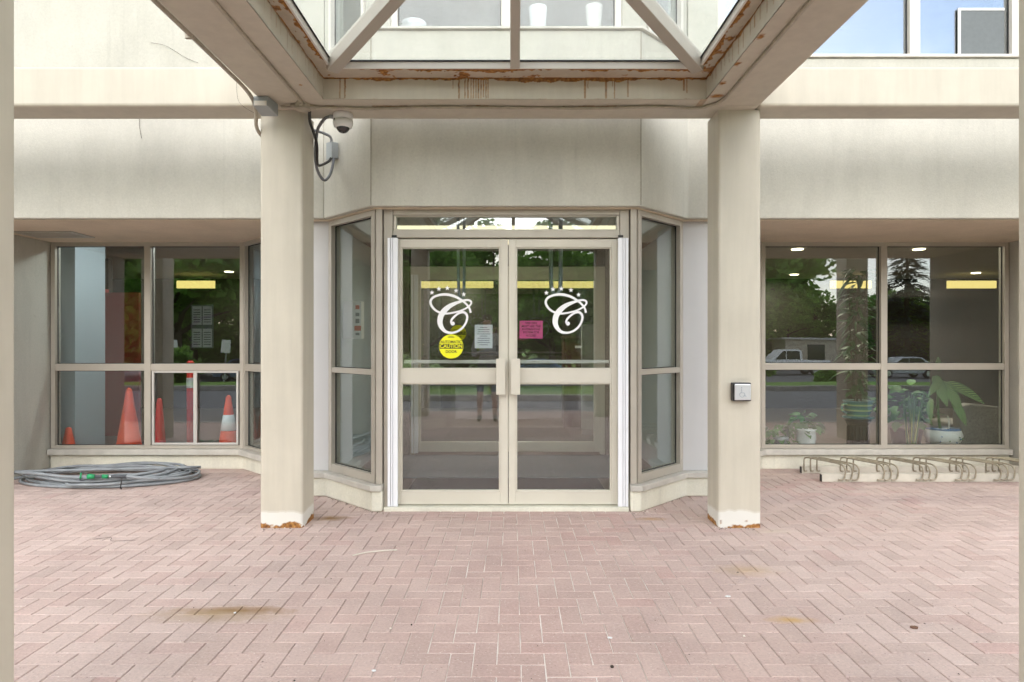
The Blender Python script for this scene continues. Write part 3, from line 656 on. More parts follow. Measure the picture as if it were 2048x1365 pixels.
for a in (0.0, 0.032, 0.058): MB().box(-1.185 + a, -1.185 + a + 0.022, 7.70, 7.73, 0.04, 2.14).build('finger_guard', M['guard'], ino)
tag(MB().box(-0.93, 0.83, 5.40, 6.36, 0.016, 0.024).build('floor_mat', M['darkmat']), 'charcoal floor mat just inside the glass entrance doors', 'mat')
tag(MB().box(-1.45, 1.36, 6.40, 7.66, 0.016, 0.026).build('floor_mat', M['mat']), 'light grey carpet mat before the inner vestibule doors', 'mat')
# soffit vent on the left, second-floor windows, second-floor sills
vt = MB().box(-4.78, -4.20, 6.24, 6.30, ZS - 0.018, ZS - 0.009).box(-4.78, -4.20, 6.54, 6.60, ZS - 0.018, ZS - 0.009).box(-4.78, -4.72, 6.30, 6.54, ZS - 0.018, ZS - 0.009).box(-4.26, -4.20, 6.30, 6.54, ZS - 0.018, ZS - 0.009).build('soffit_vent', M['frame'], bld)
for k in range(6): MB().box(-4.72, -4.26, 6.305 + k * .04, 6.325 + k * .04, ZS - 0.016, ZS - 0.0095).build('slat', M['frame'], vt)
uw = window((1.782, 5.70), (4.398, 5.70), ZU + 0.012, 5.398, [(PX(1817, 5.7) - 1.782, PX(1838, 5.7) - 1.782)], [], fr='offwhite', gl='upglass', jamb=0.06, head=0.05, foot=0.035)
uc = window((-0.955, 5.19), (0.865, 5.19), ZU + 0.012, 5.398, [(0.87, 0.95)], [], fr='offwhite', gl='clearglass', jamb=0.05, head=0.05, foot=0.03)
window((-1.561, 5.62), (-1.172, 5.235), ZU + 0.012, 5.398, [], [], fr='offwhite', gl='glass', jamb=0.04, head=0.05, foot=0.03)
window((1.078, 5.24), (1.455, 5.62), ZU + 0.012, 5.398, [], [], fr='offwhite', gl='glass', jamb=0.04, head=0.05, foot=0.03)
ledge([(-1.625, 5.66), (-1.109, 5.15), (1.014, 5.15), (1.517, 5.66)], ZU + 0.001, ZU + 0.020, 0.025, 0.13, 'sill', 'sill', 0.004)
ledge([(1.60, 5.66), (4.5, 5.66)], ZU + 0.001, ZU + 0.018, 0.02, 0.12, 'sill', 'sill', 0.004)

# ================================================================== the steel entrance canopy
ZB = 3.026                                    # underside of the beams
can = thing('entrance_canopy', 'beige painted steel canopy with rusty glass skylight over the entrance walk', 'canopy', (0, 3.3, 0))
def nz1(x, y=0.0, z=0.0): return noise.noise((x, y, z))
def column(x0, x1, y0, y1, z1, rust=True, seed=0.0, r=0.019):
    per = []
    def side(a, b, n): return [(a[0] + (b[0] - a[0]) * k / n, a[1] + (b[1] - a[1]) * k / n) for k in range(n)]
    cs = [(x0 + r, y0 + r, 180), (x1 - r, y0 + r, 270), (x1 - r, y1 - r, 0), (x0 + r, y1 - r, 90)]
    nside = 26 if rust else 3
    for i, (cx, cy, a0) in enumerate(cs):
        arc = [(cx + r * math.cos(R(a0 + 90 * k / 6)), cy + r * math.sin(R(a0 + 90 * k / 6))) for k in range(7)]
        per += arc[:-1]; nx = cs[(i + 1) % 4]; e = (nx[0] + r * math.cos(R(nx[2])), nx[1] + r * math.sin(R(nx[2])))
        per += side(arc[-1], e, nside)
    zs = [0.004 * k for k in range(44)] + [0.22, 0.5, 1.0, 1.6, 2.2, 2.7, z1] if rust else [0, 1.5, z1]
    mb = MB(); mb.wear = []; n = len(per)
    for z in zs:
        for k, (x, y) in enumerate(per):
            mb.v.append((x, y, z))
            h = 0.020 + 0.040 * nz1(x * 9 + seed, y * 9, 1.3) + 0.018 * nz1(x * 40, y * 40 + seed, 0)
            if z < h + 0.004 and rust: ru = 1.0 if z < h else 0.5
            else: ru = 0.0
            if rust and nz1(x * 30 + seed, y * 30, z * 30) > 0.42 and z < 0.06: ru = max(ru, 0.6)
            ph = 0.118 + 0.020 * nz1(x * 5, y * 5, seed) + 0.010 * nz1(x * 22, y * 22, seed)
            pr = (1.0 if z < ph else (0.4 if z < ph + 0.012 else 0.0)) if rust else 0.0
            mb.wear.append((ru, pr, 0.0))
    for j in range(len(zs) - 1):
        for k in range(n): mb.f.append((j * n + k, j * n + (k + 1) % n, (j + 1) * n + (k + 1) % n, (j + 1) * n + k)); mb.m.append(0)
    return mb.build('column', M['steel'], can, smooth=True)
column(-1.824, -1.515, 4.74, 5.02, ZB, True, 3.7); column(1.494, 1.802, 4.74, 5.02, ZB, True, 11.2)
column(-1.824, -1.515, 1.70, 2.005, ZB, False); column(1.511, 1.802, 1.66, 1.965, ZB, False)
for x in (-1.824, 1.511):
    column(x, x + 0.30, -1.55, -1.25, ZB, False)
for x in (-5.10, 4.60): column(x, x + 0.30, 4.70, 5.0, ZB, False)
def tubebeam(x0, x1, y0, y1, z0=ZB, z1=ZB + 0.285, bev=0.022, mb=None): return MB().box(x0, x1, y0, y1, z0, z1).build('beam', M['steel'], can, bevel=bev, seg=3)
YR0, YR1 = 4.672, 4.952                       # rear cross beam and its outriggers in one line
tubebeam(-1.756, -1.462, -1.7, YR0 - 0.002); tubebeam(1.462, 1.768, -1.7, YR0 - 0.002)
tubebeam(-5.25, -1.756, YR0 - 0.004, YR1); tubebeam(1.768, 5.0, YR0 - 0.002, YR1 - 0.002)
tubebeam(-1.7555, 1.7675, YR0, YR1 - 0.004)
for y0 in (-1.55,): tubebeam(-1.46, 1.46, y0, y0 + 0.28)

# skylight bays: inner channel (gutter), rusty ledge, upstand, rafters, panes
def streaks(centres):
    def fn(u, v, p, along='x'):
        a = p.x if along == 'x' else p.y
        r = 0.0
        for c, w, ln in centres:
            e = abs(a - c - 0.002 * nz1(p.z * 40, c * 7)) / w
            if e < 1.6 and (1 - v) <= ln: r = max(r, (1.0 if e < 0.8 else 0.45) * (1 - 0.3 * (1 - v) / ln))
        top = 0.10 + 0.14 * nz1(a * 3.1 + 5, 0.3) + 0.10 * nz1(a * 17, 2.2)
        if 1 - v < top: r = max(r, 0.95)
        if v < 0.05 and nz1(a * 12, 8.8) > 0.25: r = max(r, 0.8)
        y_ = 0.10 * max(0, nz1(a * 6, p.z * 2, 5.0))
        return (min(1, r + y_ * (1 if v > .3 else .4)), 0, 0.25 if v > 0.97 else 0)
    return fn
def skylight(y0, y1, fine):
    """ring of channel and ledge between the beams, y0..y1 = clear opening between cross beams"""
    xa, xb = -1.460, 1.460; xi, xj = -1.306, 1.345; yi, yj = y0 + 0.15, y1 - 0.142
    zc = ZB + 0.145; lx0, lx1, ly0, ly1 = -1.205, 1.245, yi + 0.11, yj - 0.17; zl = zc
    top = zc + 0.046; peak = Vector(((lx0 + lx1) / 2, (ly0 + ly1) / 2, top + 0.60))
    ch = MB()                                  # flanges underneath
    zf = ZB - 0.001
    ch.box(xa, xb, yj, y1 - 0.001, zf, ZB + 0.004).box(xa, xb, y0 + 0.001, yi, zf, ZB + 0.004)
    ch.box(xa, xi, yi, yj, zf, ZB + 0.004).box(xj, xb, yi, yj, zf, ZB + 0.004)
    ch.build('gutter_channel', M['steel'], can)
    fa = MB(); q = 620 if fine else 4; r_ = 36 if fine else 2
    rear = streaks([(PX(c, 4.53), w, l) for c, w, l in ((680, .003, 1), (690, .004, 1), (906, .002, .5), (918, .004, 1), (930, .003, 1), (936, .004, 1), (942, .0025, 1), (947, .003, 1), (952, .003, 1), (957, .004, 1), (962, .003, 1), (967, .003, .9), (972, .003, 1), (976, .003, 1), (1170, .005, 1), (1176, .002, .5), (1212, .006, 1), (1229, .003, 1), (1225, .002, .4), (1256, .004, .9), (1368, .005, .6), (1374, .003, .7))]) if fine else (lambda u, v, p: (0, 0, 0))
    grid(fa, (xi, yj, ZB - 0.001), (xj, yj, ZB - 0.001), (xj, yj, zc), (xi, yj, zc), q, r_, rear)
    side = streaks([(4.40 - 0.085 * k + 0.05 * nz1(k * 2.3), 0.0035 + 0.002 * abs(nz1(k * 1.7)), 0.55 + 0.5 * abs(nz1(k * 3.1))) for k in range(34)]) if fine else (lambda u, v, p, a=0: (0, 0, 0))
    left = (lambda u, v, p: ((lambda w: (w[0] * (0.5 if nz1(p.y * 2, 9) > 0 else 0.15), 0, w[2]))(side(u, v, p, 'y')))) if fine else side
    grid(fa, (xj, yj, ZB - 0.001), (xj, yi, ZB - 0.001), (xj, yi, zc), (xj, yj, zc), q, r_, (lambda u, v, p: side(u, v, p, 'y')))
    grid(fa, (xi, yi, ZB - 0.001), (xi, yj, ZB - 0.001), (xi, yj, zc), (xi, yi, zc), q, r_, left)
    grid(fa, (xj, yi, ZB - 0.001), (xi, yi, ZB - 0.001), (xi, yi, zc), (xj, yi, zc), 4, 2, lambda u, v, p: (0, 0, 0))
    fa.build('gutter_face', M['steel'], can)
    # underside of the channel, with oval rust spots and the flaking joint
    un = MB()
    spots = [(-1.385, 2.36, 0.035, 0.05), (1.41, 2.33, 0.04, 0.05), (1.40, 4.47, 0.045, 0.035), (-1.38, 4.28, 0.012, 0.012), (1.37, 3.6, 0.02, 0.03), (1.36, 3.95, 0.02, 0.03), (1.365, 4.25, 0.02, 0.03), (-1.40, 3.1, 0.01, 0.012)]
    def urust(u, v, p):
        r = 0.0
        for x, y, a, b in spots:
            e = math.hypot((p.x - x) / a, (p.y - y) / b) + 0.5 * nz1(p.x * 40, p.y * 40)
            r = max(r, 1.0 if e < 0.75 else (0.55 if e < 1.1 else 0.0))
        if p.x > 1.3 and p.x < 1.352 and nz1(p.y * 9, 4.4) > 0.15: r = max(r, 0.5)
        jn = p.y > yj + 0.125 + 0.03 * nz1(p.x * 6, 1.0)
        d = 0.0
        if jn and nz1(p.x * 2.3 + 1.1, 0.7) > 0.05: r = max(r, 0.75); d = 0.5
        return (r, 0, d)
    z = ZB - 0.002
    for x0_, x1_, ya, yb in ((xa, xb, yj, y1 - 0.001), (xa, xi, yi, yj), (xj, xb, yi, yj)):
        n = (lambda L_: max(2, int(L_ / 0.008)) if fine else 2)
        grid(un, (x0_, yb, z), (x1_, yb, z), (x1_, ya, z), (x0_, ya, z), n(x1_ - x0_), n(yb - ya), urust if fine else (lambda u, v, p: (0, 0, 0)))
    un.build('gutter_underside', M['steel'], can)
    # rusty ledge carrying the glass
    lg = MB()
    def lrust(amount):
        def fn(u, v, p):
            a = u * 7
            e = 0.24 + 0.26 * nz1(p.x * 5, p.y * 5, 3.3) + 0.14 * nz1(p.x * 26, p.y * 26, 1.1)
            r = 1.0 if v > 1 - e * amount else 0.0
            r = max(r, 0.9 if v < 0.05 + 0.06 * nz1(p.x * 8, p.y * 8, 6.1) * amount else 0)
            if nz1(p.x * 11, p.y * 11, 7.7) + 0.4 * nz1(p.x * 45, p.y * 45, 2.0) > 0.62 / amount: r = max(r, 0.8)
            y_ = 0.10 + max(0, nz1(p.x * 4, p.y * 4, 9.0)) * 0.30
            return (min(1, r + y_), 0, 0)
        return fn
    n = 420 if fine else 3; k = 34 if fine else 1; nul = lambda u, v, p: (0, 0, 0)
    grid(lg, (xi, yj, zl), (xj, yj, zl), (lx1, ly1, zl), (lx0, ly1, zl), n, k, lrust(1.15) if fine else nul)
    grid(lg, (xj, yj, zl), (xj, yi, zl), (lx1, ly0, zl), (lx1, ly1, zl), n, k, lrust(1.5) if fine else nul)
    grid(lg, (xi, yi, zl), (xi, yj, zl), (lx0, ly1, zl), (lx0, ly0, zl), n, k, lrust(1.35) if fine else nul)
    grid(lg, (xj, yi, zl), (xi, yi, zl), (lx0, ly0, zl), (lx1, ly0, zl), 3, 1, nul)
    lg.build('ledge_angle', M['steel'], can)
    up = MB(); w = 0.012
    for a, b in (((lx0, ly1), (lx1, ly1)), ((lx1, ly1), (lx1, ly0)), ((lx1, ly0), (lx0, ly0)), ((lx0, ly0), (lx0, ly1))):
        up.seg(a, b, 0, math.dist(a, b), zl - 0.004, top, -w, 0)
    up.build('upstand', M['offwhite'], can)
    # roof covering between beam and ledge keeps the gutter dark from above
    cv = MB()
    for a, b, c, d in (((xa, y1), (xb, y1), (lx1, ly1), (lx0, ly1)), ((xb, y1), (xb, y0), (lx1, ly0), (lx1, ly1)), ((xb, y0), (xa, y0), (lx0, ly0), (lx1, ly0)), ((xa, y0), (xa, y1), (lx0, ly1), (lx0, ly0))):
        cv.add([(*a, zl + 0.03), (*b, zl + 0.03), (*c, zl + 0.008), (*d, zl + 0.008)], [(0, 1, 2, 3)])
    cv.build('gutter_floor', M['steel'], can)
    cor = [Vector((lx0, ly0, top)), Vector((lx1, ly0, top)), Vector((lx1, ly1, top)), Vector((lx0, ly1, top))]
    rd0 = Vector(((lx0 + lx1) / 2, ly0 + 1.07, top + 0.60)); rd1 = Vector(((lx0 + lx1) / 2, ly1 - 1.07, top + 0.60))
    MB().beam(rd0 - Vector((0, 0, .05)), rd1 - Vector((0, 0, .05)), 0.07, 0.10).build('ridge', M['frame'], can, bevel=0.004)
    for c_, e_ in ((cor[0], rd0), (cor[1], rd0), (cor[2], rd1), (cor[3], rd1)):
        MB().beam(c_ - Vector((0, 0, .035)), e_ - Vector((0, 0, .05)), 0.085, 0.10).build('hip_rafter', M['frame'], can, bevel=0.004)
    def face(base, tops):
        """base and top points of one roof face, left to right; a rafter at every inner station, a pane between"""
        nrm = (base[-1] - base[0]).cross(tops[0] - base[0]).normalized(); upv = (tops[0] - base[0]); e = (base[-1] - base[0]).normalized(); upv = (upv - e * upv.dot(e)).normalized()
        for b_, t_ in list(zip(base, tops))[1:-1]:
            MB().beam(b_ - nrm * 0.045, t_ - nrm * 0.045, 0.062, 0.075, nrm).build('rafter', M['frame'], can, bevel=0.004)
            MB().beam(b_ + nrm * 0.014, t_ + nrm * 0.014, 0.05, 0.008, nrm).build('glazing_cap', M['offwhite'], can)
        for k in range(len(base) - 1):
            q_ = [base[k], base[k + 1], tops[k + 1], tops[k]]
            if (q_[2] - q_[3]).length < 1e-5: q_ = q_[:3]
            n_ = len(q_); vs = [v + nrm * 0.004 for v in q_] + [v + nrm * 0.010 for v in q_]
            MB().add(vs, [tuple(range(n_ - 1, -1, -1)), tuple(range(n_, 2 * n_))] + [(i, (i + 1) % n_, n_ + (i + 1) % n_, n_ + i) for i in range(n_)]).build('pane', M['skyglass'], can)
        MB().beam(base[0] + e * 0.03 - nrm * 0.004 + upv * 0.004, base[-1] - e * 0.03 - nrm * 0.004 + upv * 0.004, 0.008, 0.010, nrm).build('gasket', M['gasket'], can)
    def lerp(a, b, f): return a * (1 - f) + b * f
    face([cor[2], lerp(cor[2], cor[3], .5), cor[3]], [rd1] * 3); face([cor[0], lerp(cor[0], cor[1], .5), cor[1]], [rd0] * 3)
    ys = [rd0.y + (rd1.y - rd0.y) * k / 4 for k in range(5)]
    for xs, (ca, cb) in ((lx1, (cor[1], cor[2])), (lx0, (cor[0], cor[3]))):
        bs = [ca] + [Vector((xs, y, top)) for y in ys] + [cb]; tp = [rd0] + [Vector((rd0.x, y, rd0.z)) for y in ys] + [rd1]
        if xs < 0: bs.reverse(); tp.reverse()
        face(bs, tp)
skylight(-1.27, YR0, True)

# ---- conduits and boxes under the canopy
def pipe(name, pts, r, mat, label, cat='conduit', n=8, sub=6):
    return tag(MB().tube(catmull(pts, sub), r, n).build(name, M[mat], smooth=True), label, cat)
zc_ = ZB - 0.012
pipe('conduit', [(-1.462, y, zc_ + 0.003 * math.sin(y * 9)) for y in (0.0, 0.6, 1.2, 1.8, 2.4, 3.0, 3.6, 4.2, 4.58)], 0.011, 'rustpipe', 'thin beige conduit along the underside of the left canopy beam')
pipe('conduit', [(-1.475, 4.60, zc_)] + [(x, 4.655 + 0.012 * math.sin(x * 5), zc_ - 0.004 + 0.003 * math.sin(x * 8)) for x in (-1.40, -1.2, -1.0, -0.6, -0.2, 0.2, 0.6, 1.0, 1.3)] + [(1.40, 4.61, zc_), (1.455, 4.50, zc_), (1.462, 4.2, zc_), (1.464, 3.4, zc_), (1.462, 2.6, zc_), (1.462, 1.8, zc_), (1.462, 0.5, zc_)], 0.011, 'rustpipe', 'beige conduit running under the rear canopy beam and along the right beam')
pipe('conduit', [(-1.772, y, ZB + 0.010 + 0.004 * math.sin(y * 4)) for y in (0.0, 0.8, 1.6, 2.4, 3.2, 4.0)] + [(-1.775, 4.42, ZB - 0.002), (-1.80, 4.60, ZB - 0.06), (-1.835, 4.70, ZB - 0.13), (-1.842, 4.80, ZB - 0.16), (-1.845, 5.0, ZB - 0.17)], 0.013, 'rustpipe', 'beige conduit along the outer edge of the left canopy beam, bending down at the column')
for k, y in enumerate((2.6, 3.6)): tag(MB().box(-1.80, -1.755, y, y + 0.02, ZB - 0.010, ZB + 0.03).build('pipe_clamp', M['rustpipe'], bevel=0.003), ('pipe clamp on the left beam conduit, nearer the camera', 'pipe clamp on the left beam conduit, nearer the column')[k], 'clamp')
fx = thing('surface_light_box', 'small grey wedge box under the canopy beam at the left column head', 'light fixture', (-1.70, 4.5, ZB - 0.10))
MB().add([(-1.765,4.47,ZB-.070),(-1.665,4.47,ZB-.070),(-1.648,4.62,ZB-.090),(-1.765,4.62,ZB-.090),(-1.765,4.47,ZB-.002),(-1.665,4.47,ZB-.002),(-1.648,4.62,ZB-.002),(-1.765,4.62,ZB-.002)],
    [(0,3,2,1),(4,5,6,7),(0,1,5,4),(1,2,6,5),(2,3,7,6),(3,0,4,7)]).build('housing', M['greybox'], fx, bevel=0.004)
MB().box(-1.757, -1.673, 4.458, 4.4695, ZB - 0.068, ZB - 0.036).build('lens', M['offwhite'], fx, bevel=0.003)
jb = thing('junction_box', 'round beige junction box where conduits meet at the left column head', 'junction box', (-1.475, 4.62, ZB))
MB().lathe([(0.050, -0.001), (0.050, -0.030), (0.046, -0.034)], (-1.475, 4.62, ZB - 0.001), 20).build('body', M['rustpipe'], jb, smooth=False)
MB().lathe([(0.055, -0.0345), (0.055, -0.042)], (-1.475, 4.62, ZB - 0.001), 20).build('cover', M['rustpipe'], jb)
for dx, dy in ((-1, 0), (1, 0.25), (0, -1)): MB().tube([(-1.475 + dx * 0.045, 4.62 + dy * 0.045, ZB - 0.018), (-1.475 + dx * 0.085, 4.62 + dy * 0.085, ZB - 0.018)], 0.017, 10).build('hub', M['rustpipe'], jb)
pipe('conduit', [(-1.53, 4.62, ZB - 0.018), (-1.58, 4.63, ZB - 0.022), (-1.63, 4.63, ZB - 0.02)], 0.012, 'rustpipe', 'short beige conduit between the grey wedge box and round junction box')
pipe('cable', [(-1.44, 4.66, ZB - 0.035), (-1.475, 4.78, ZB - 0.07), (-1.485, 4.90, ZB - 0.11), (-1.490, 5.0, PZ(290, 5.0)), (-1.512, 5.08, PZ(320, 5.08)), (-1.535, 5.18, PZ(331, 5.18)), (-1.53, 5.28, PZ(330, 5.28)), (-1.515, 5.42, PZ(323, 5.42)), (-1.51, 5.46, PZ(317, 5.46))], 0.011, 'blackpipe', 'dark cable dropping down the inner side of the left column', 'cable')

# security camera under the rear beam
cx_, cy_ = PX(686, 4.82), 4.82
sca = thing('security_camera', 'white dome security camera under the rear canopy beam', 'security camera', (cx_, cy_, ZB))
MB().lathe([(0.068, -0.002), (0.070, -0.006), (0.070, -0.046), (0.066, -0.0475)], (cx_, cy_, ZB), 32).build('mount', M['white'], sca, smooth=True)
MB().lathe([(0.066, -0.048), (0.072, -0.050), (0.073, -0.075), (0.064, -0.100), (0.052, -0.106)], (cx_, cy_, ZB), 32).build('housing', M['white'], sca, smooth=True)
MB().lathe([(0.0485 * math.cos(R(a)), -0.1005 - 0.044 * math.sin(R(a))) for a in (0, 15, 30, 45, 60, 75, 88)], (cx_, cy_, ZB), 32).build('dome', M['darkdome'], sca, smooth=True)
MB().box(cx_ - 0.052, cx_ - 0.046, cy_ - 0.0585, cy_ - 0.05, ZB - 0.062, ZB - 0.050).build('latch', M['black'], sca)
MB().tube([(cx_ - 0.068, cy_, ZB - 0.022), (cx_ - 0.098, cy_, ZB - 0.022)], 0.014, 10).build('hub', M['greybox'], sca)
pipe('flexible_conduit', [(cx_ - 0.09, cy_, ZB - 0.022), (cx_ - 0.14, cy_ + 0.02, ZB - 0.03), (cx_ - 0.20, cy_ + 0.07, PZ(254, 4.88)), (-1.478, 4.96, PZ(270, 4.96)), (-1.520, 5.06, PZ(300, 5.06)), (-1.541, 5.15, PZ(330, 5.15)), (-1.539, 5.25, PZ(352, 5.25)), (-1.519, 5.32, PZ(361, 5.32)), (-1.495, 5.38, PZ(350, 5.38)), (-1.488, 5.44, PZ(330, 5.44)), (-1.492, 5.475, PZ(316, 5.475))], 0.0115, 'greypipe', 'grey flexible conduit looping from the security camera down to the wall box', 'conduit')
# wall box on the chamfered wall: chamfer runs from (-1.625, 5.66) to (-1.109, 5.15)
A, B = (-1.625, 5.66), (-1.109, 5.15); s0 = 0.155
wb = thing('wall_junction_box', 'grey rectangular junction box on the cream wall below the security camera', 'junction box', (-1.50, 5.52, 2.8))
bz0, bz1 = PZ(319, 5.5), PZ(287, 5.5)
MB().seg(A, B, s0, s0 + 0.085, bz0, bz1, 0.001, 0.055).build('body', M['greybox'], wb, bevel=0.004)
MB().seg(A, B, s0 - 0.004, s0 + 0.089, bz0 - 0.004, bz1 + 0.004, 0.0555, 0.065).build('cover', M['greybox'], wb, bevel=0.003)
pipe('cable', [(-1.505, 5.46, bz1 - 0.005), (-1.51, 5.44, bz1 + 0.035), (-1.56, 5.38, bz1 + 0.05), (-1.63, 5.28, bz1 + 0.045), (-1.68, 5.2, bz1 + 0.03)], 0.011, 'greypipe', 'short grey cable leaving the top of the wall junction box', 'cable')

# push button for the door on the right column
pb = thing('door_push_button', 'silver wheelchair push plate for the door on the right column', 'push button', (PX(1482, 4.7), 4.74, 0.99))
bx, bz = PX(1484, 4.69), PZ(784.5, 4.69)
MB().box(bx - 0.066, bx + 0.066, 4.688, 4.7405, bz - 0.066, bz + 0.066).build('housing', M['black'], pb, bevel=0.006)
MB().box(bx - 0.056, bx + 0.060, 4.676, 4.6875, bz - 0.058, bz + 0.058).build('plate', M['silver'], pb, bevel=0.006)
ws = MB(); wy = 4.6745
ws.tube([(bx - 0.004 + 0.018 * math.cos(R(a)), wy, bz - 0.018 + 0.018 * math.sin(R(a))) for a in range(100, 371, 18)], 0.0018, 6)
ws.tube([(bx - 0.008, wy, bz + 0.022), (bx - 0.006, wy, bz - 0.004), (bx + 0.012, wy, bz - 0.006), (bx + 0.020, wy, bz - 0.030), (bx + 0.028, wy, bz - 0.028)], 0.002, 6)
ws.lathe([(0.0001, -0.004), (0.004, -0.002), (0.004, 0.002), (0.0001, 0.004)], (bx - 0.008, wy, bz + 0.031), 10)
ws.build('wheelchair_symbol', M['symbol'], pb)

# ================================================================== garden hose
hs = thing('garden_hose', 'coiled grey garden hose with green nozzle lying on the brick paving', 'hose', (-3.95, 6.40, 0))
hr = random.Random(5); pts = []; turns = 9; per = 26
for k in range(turns * per + 1):
    th = 2 * math.pi * k / per + 2.6; tn = k / per
    a = 0.84 - 0.055 * (tn % 4.3) + 0.06 * nz1(tn * 1.7, 3.0); b = 0.44 - 0.04 * ((tn * 1.3) % 4.3) + 0.045 * nz1(tn * 2.1, 8.0)
    cxh = -3.93 + 0.09 * nz1(tn * 0.6, 1.0); cyh = 6.41 + 0.05 * nz1(tn * 0.7, 5.0)
    zz = 0.015 + 0.0125 * tn * (0.75 + 0.35 * nz1(math.cos(th) * 1.5, math.sin(th) * 1.5, tn * 0.5))
    pts.append((cxh + a * math.cos(th), cyh + b * math.sin(th), max(0.0145, zz)))
pts = [(-6.2, 6.02, 0.015), (-5.6, 6.05, 0.015), (-5.15, 6.12, 0.015)] + pts
end = pts[-1]
hy = 5.985
fin = [(-4.30, 6.05, 0.135), (-4.12, 5.985, 0.115), (-3.95, 5.975, 0.10), (-3.80, 6.00, 0.095)]
tail = [(-4.55, 6.12, 0.125)]
pts2 = pts[:-10] + [(-4.66, 6.20, 0.12), (-4.40, 6.06, 0.13), (-4.12, 5.99, 0.118), (-3.86, 5.99, 0.10), (-3.60, 6.04, 0.085), (-3.35, 6.14, 0.07)]
MB().tube(catmull(pts2, 3), 0.0135, 8).build('coil', M['hose'], hs, smooth=True)
dn = 5.95; nzx = lambda px: PX(px, dn); nzz = 0.125
MB().tube([(nzx(190), dn, nzz), (nzx(207), dn, nzz)], 0.013, 12).build('barrel', M['hoseclip'], hs, smooth=True)
MB().tube([(nzx(176), dn, nzz), (nzx(180), dn, nzz), (nzx(190), dn, nzz)], [0.022, 0.024, 0.018], 12).build('nozzle_head', M['green'], hs, smooth=True)
MB().tube([(nzx(206), dn, nzz), (nzx(216), dn, nzz)], [0.020, 0.017], 12).build('nozzle_collar', M['green'], hs, smooth=True)
MB().tube(catmull([(nzx(178), dn, nzz - 0.02), (nzx(164), dn, nzz - 0.036), (nzx(160), dn, nzz - 0.03), (nzx(162), dn, nzz + 0.03), (nzx(166), dn, nzz + 0.036), (nzx(178), dn, nzz + 0.02)], 4), 0.005, 8).build('nozzle_guard', M['hoseclip'], hs, smooth=True)
MB().tube([(nzx(161.5), dn - 0.004, nzz - 0.02), (nzx(163), dn - 0.004, nzz + 0.034)], 0.0075, 8).build('trigger', M['green'], hs, smooth=True)
MB().tube([(nzx(216), dn, nzz), (nzx(224), dn, nzz)], 0.009, 10).build('coupling', M['chrome'], hs, smooth=True)
MB().tube([(nzx(223), dn, nzz), (nzx(229), dn, nzz), (nzx(253), dn, nzz)], [0.013, 0.019, 0.019], 12).build('grip', M['hoseclip'], hs, smooth=True)
MB().tube(catmull([(nzx(253), dn, nzz), (nzx(275), dn + .01, nzz - .012), (nzx(310), dn + .08, nzz - .04)], 5), 0.0135, 8).build('hose_end', M['hose'], hs, smooth=True)
MB().tube(catmull([(nzx(246), dn - 0.02, nzz), (nzx(247), dn - 0.03, nzz - 0.04), (nzx(245), dn - 0.03, nzz - 0.09), (nzx(243), dn, 0.012)], 5), 0.006, 6).build('strap', M['blackpipe'], hs, smooth=True)

# ================================================================== bicycle rack
rk = thing('bicycle_rack', 'low beige bicycle rack with bent bars below the right window', 'bicycle rack', (4.0, 6.5, 0))
for y, x0, h in ((6.70, 2.965, 0.075), (6.285, 2.975, 0.080)):
    MB().box(x0, 5.26, y, y + 0.006, 0.004, h).box(x0, 5.26, y + 0.006, y + 0.045, h - 0.006, h).build('rail', M['rackrail'], rk, bevel=0.002)
    MB().box(x0 - 0.003, x0 - 0.0005, y + 0.001, y + 0.044, 0.004, h - 0.008).build('end_cap', M['black'], rk)
for gidx in range(6):
    for b_ in range(3):
        xb_ = 2.985 + gidx * 0.372 + b_ * 0.066; xf = xb_ + 0.20; zt = 0.172
        p = [(xb_ + 0.03, 6.69, 0.030), (xb_ + 0.004, 6.69, 0.032), (xb_, 6.692, 0.06), (xb_, 6.694, zt - 0.035), (xb_ + 0.006, 6.685, zt - 0.010), (xb_ + 0.022, 6.655, zt), (xb_ + 0.06, 6.57, zt + 0.001), (xf - 0.04, 6.345, zt), (xf - 0.012, 6.285, zt - 0.012), (xf, 6.262, zt - 0.045), (xf, 6.262, 0.07), (xf - 0.01, 6.262, 0.040), (xf - 0.03, 6.264, 0.028), (xf - 0.06, 6.268, 0.028)]
        if xf < 5.24: MB().tube(catmull(p, 4), 0.0078, 8).build('bar', M['rack'], rk, smooth=True)
        else: MB().tube(catmull(p[:8] + [(5.25, 6.33, zt)], 4), 0.0078, 8).build('bar', M['rack'], rk, smooth=True)

# ================================================================== signs on the glass
cs = thing('caution_sticker', 'round yellow AUTOMATIC CAUTION DOOR sticker on the left glass door', 'sticker', (PX(902, YD), YD, PZ(694, YD)))
sx_, sz_ = PX(902, YD), PZ(693.5, YD); sy_ = YD + 0.013
MB().disc_y(sx_, sz_, sy_, 0.0975, 0.0015, 48).build('disc', M['yellow'], cs)
MB().box(sx_ - 0.094, sx_ + 0.094, sy_ - 0.0008, sy_ - 0.0002, sz_ - 0.018, sz_ + 0.021).build('band', M['ink'], cs)
text('AUTOMATIC', 0.030, (sx_, sy_ - 0.0006, sz_ + 0.036), M['ink'], parent=cs, squeeze=0.98, bold=0.0006)
text('CAUTION', 0.043, (sx_, sy_ - 0.0016, sz_ + 0.0015), M['yellow'], parent=cs, squeeze=0.93, bold=0.0012)
text('DOOR', 0.030, (sx_, sy_ - 0.0006, sz_ - 0.043), M['ink'], parent=cs, bold=0.0006)
for k, w in ((0.083, 0.020), (0.074, 0.026)): MB().box(sx_ - w, sx_ + w, sy_ - 0.0008, sy_ - 0.0002, sz_ + k - 0.002, sz_ + k + 0.002).build('print_line', M['ink'], cs)
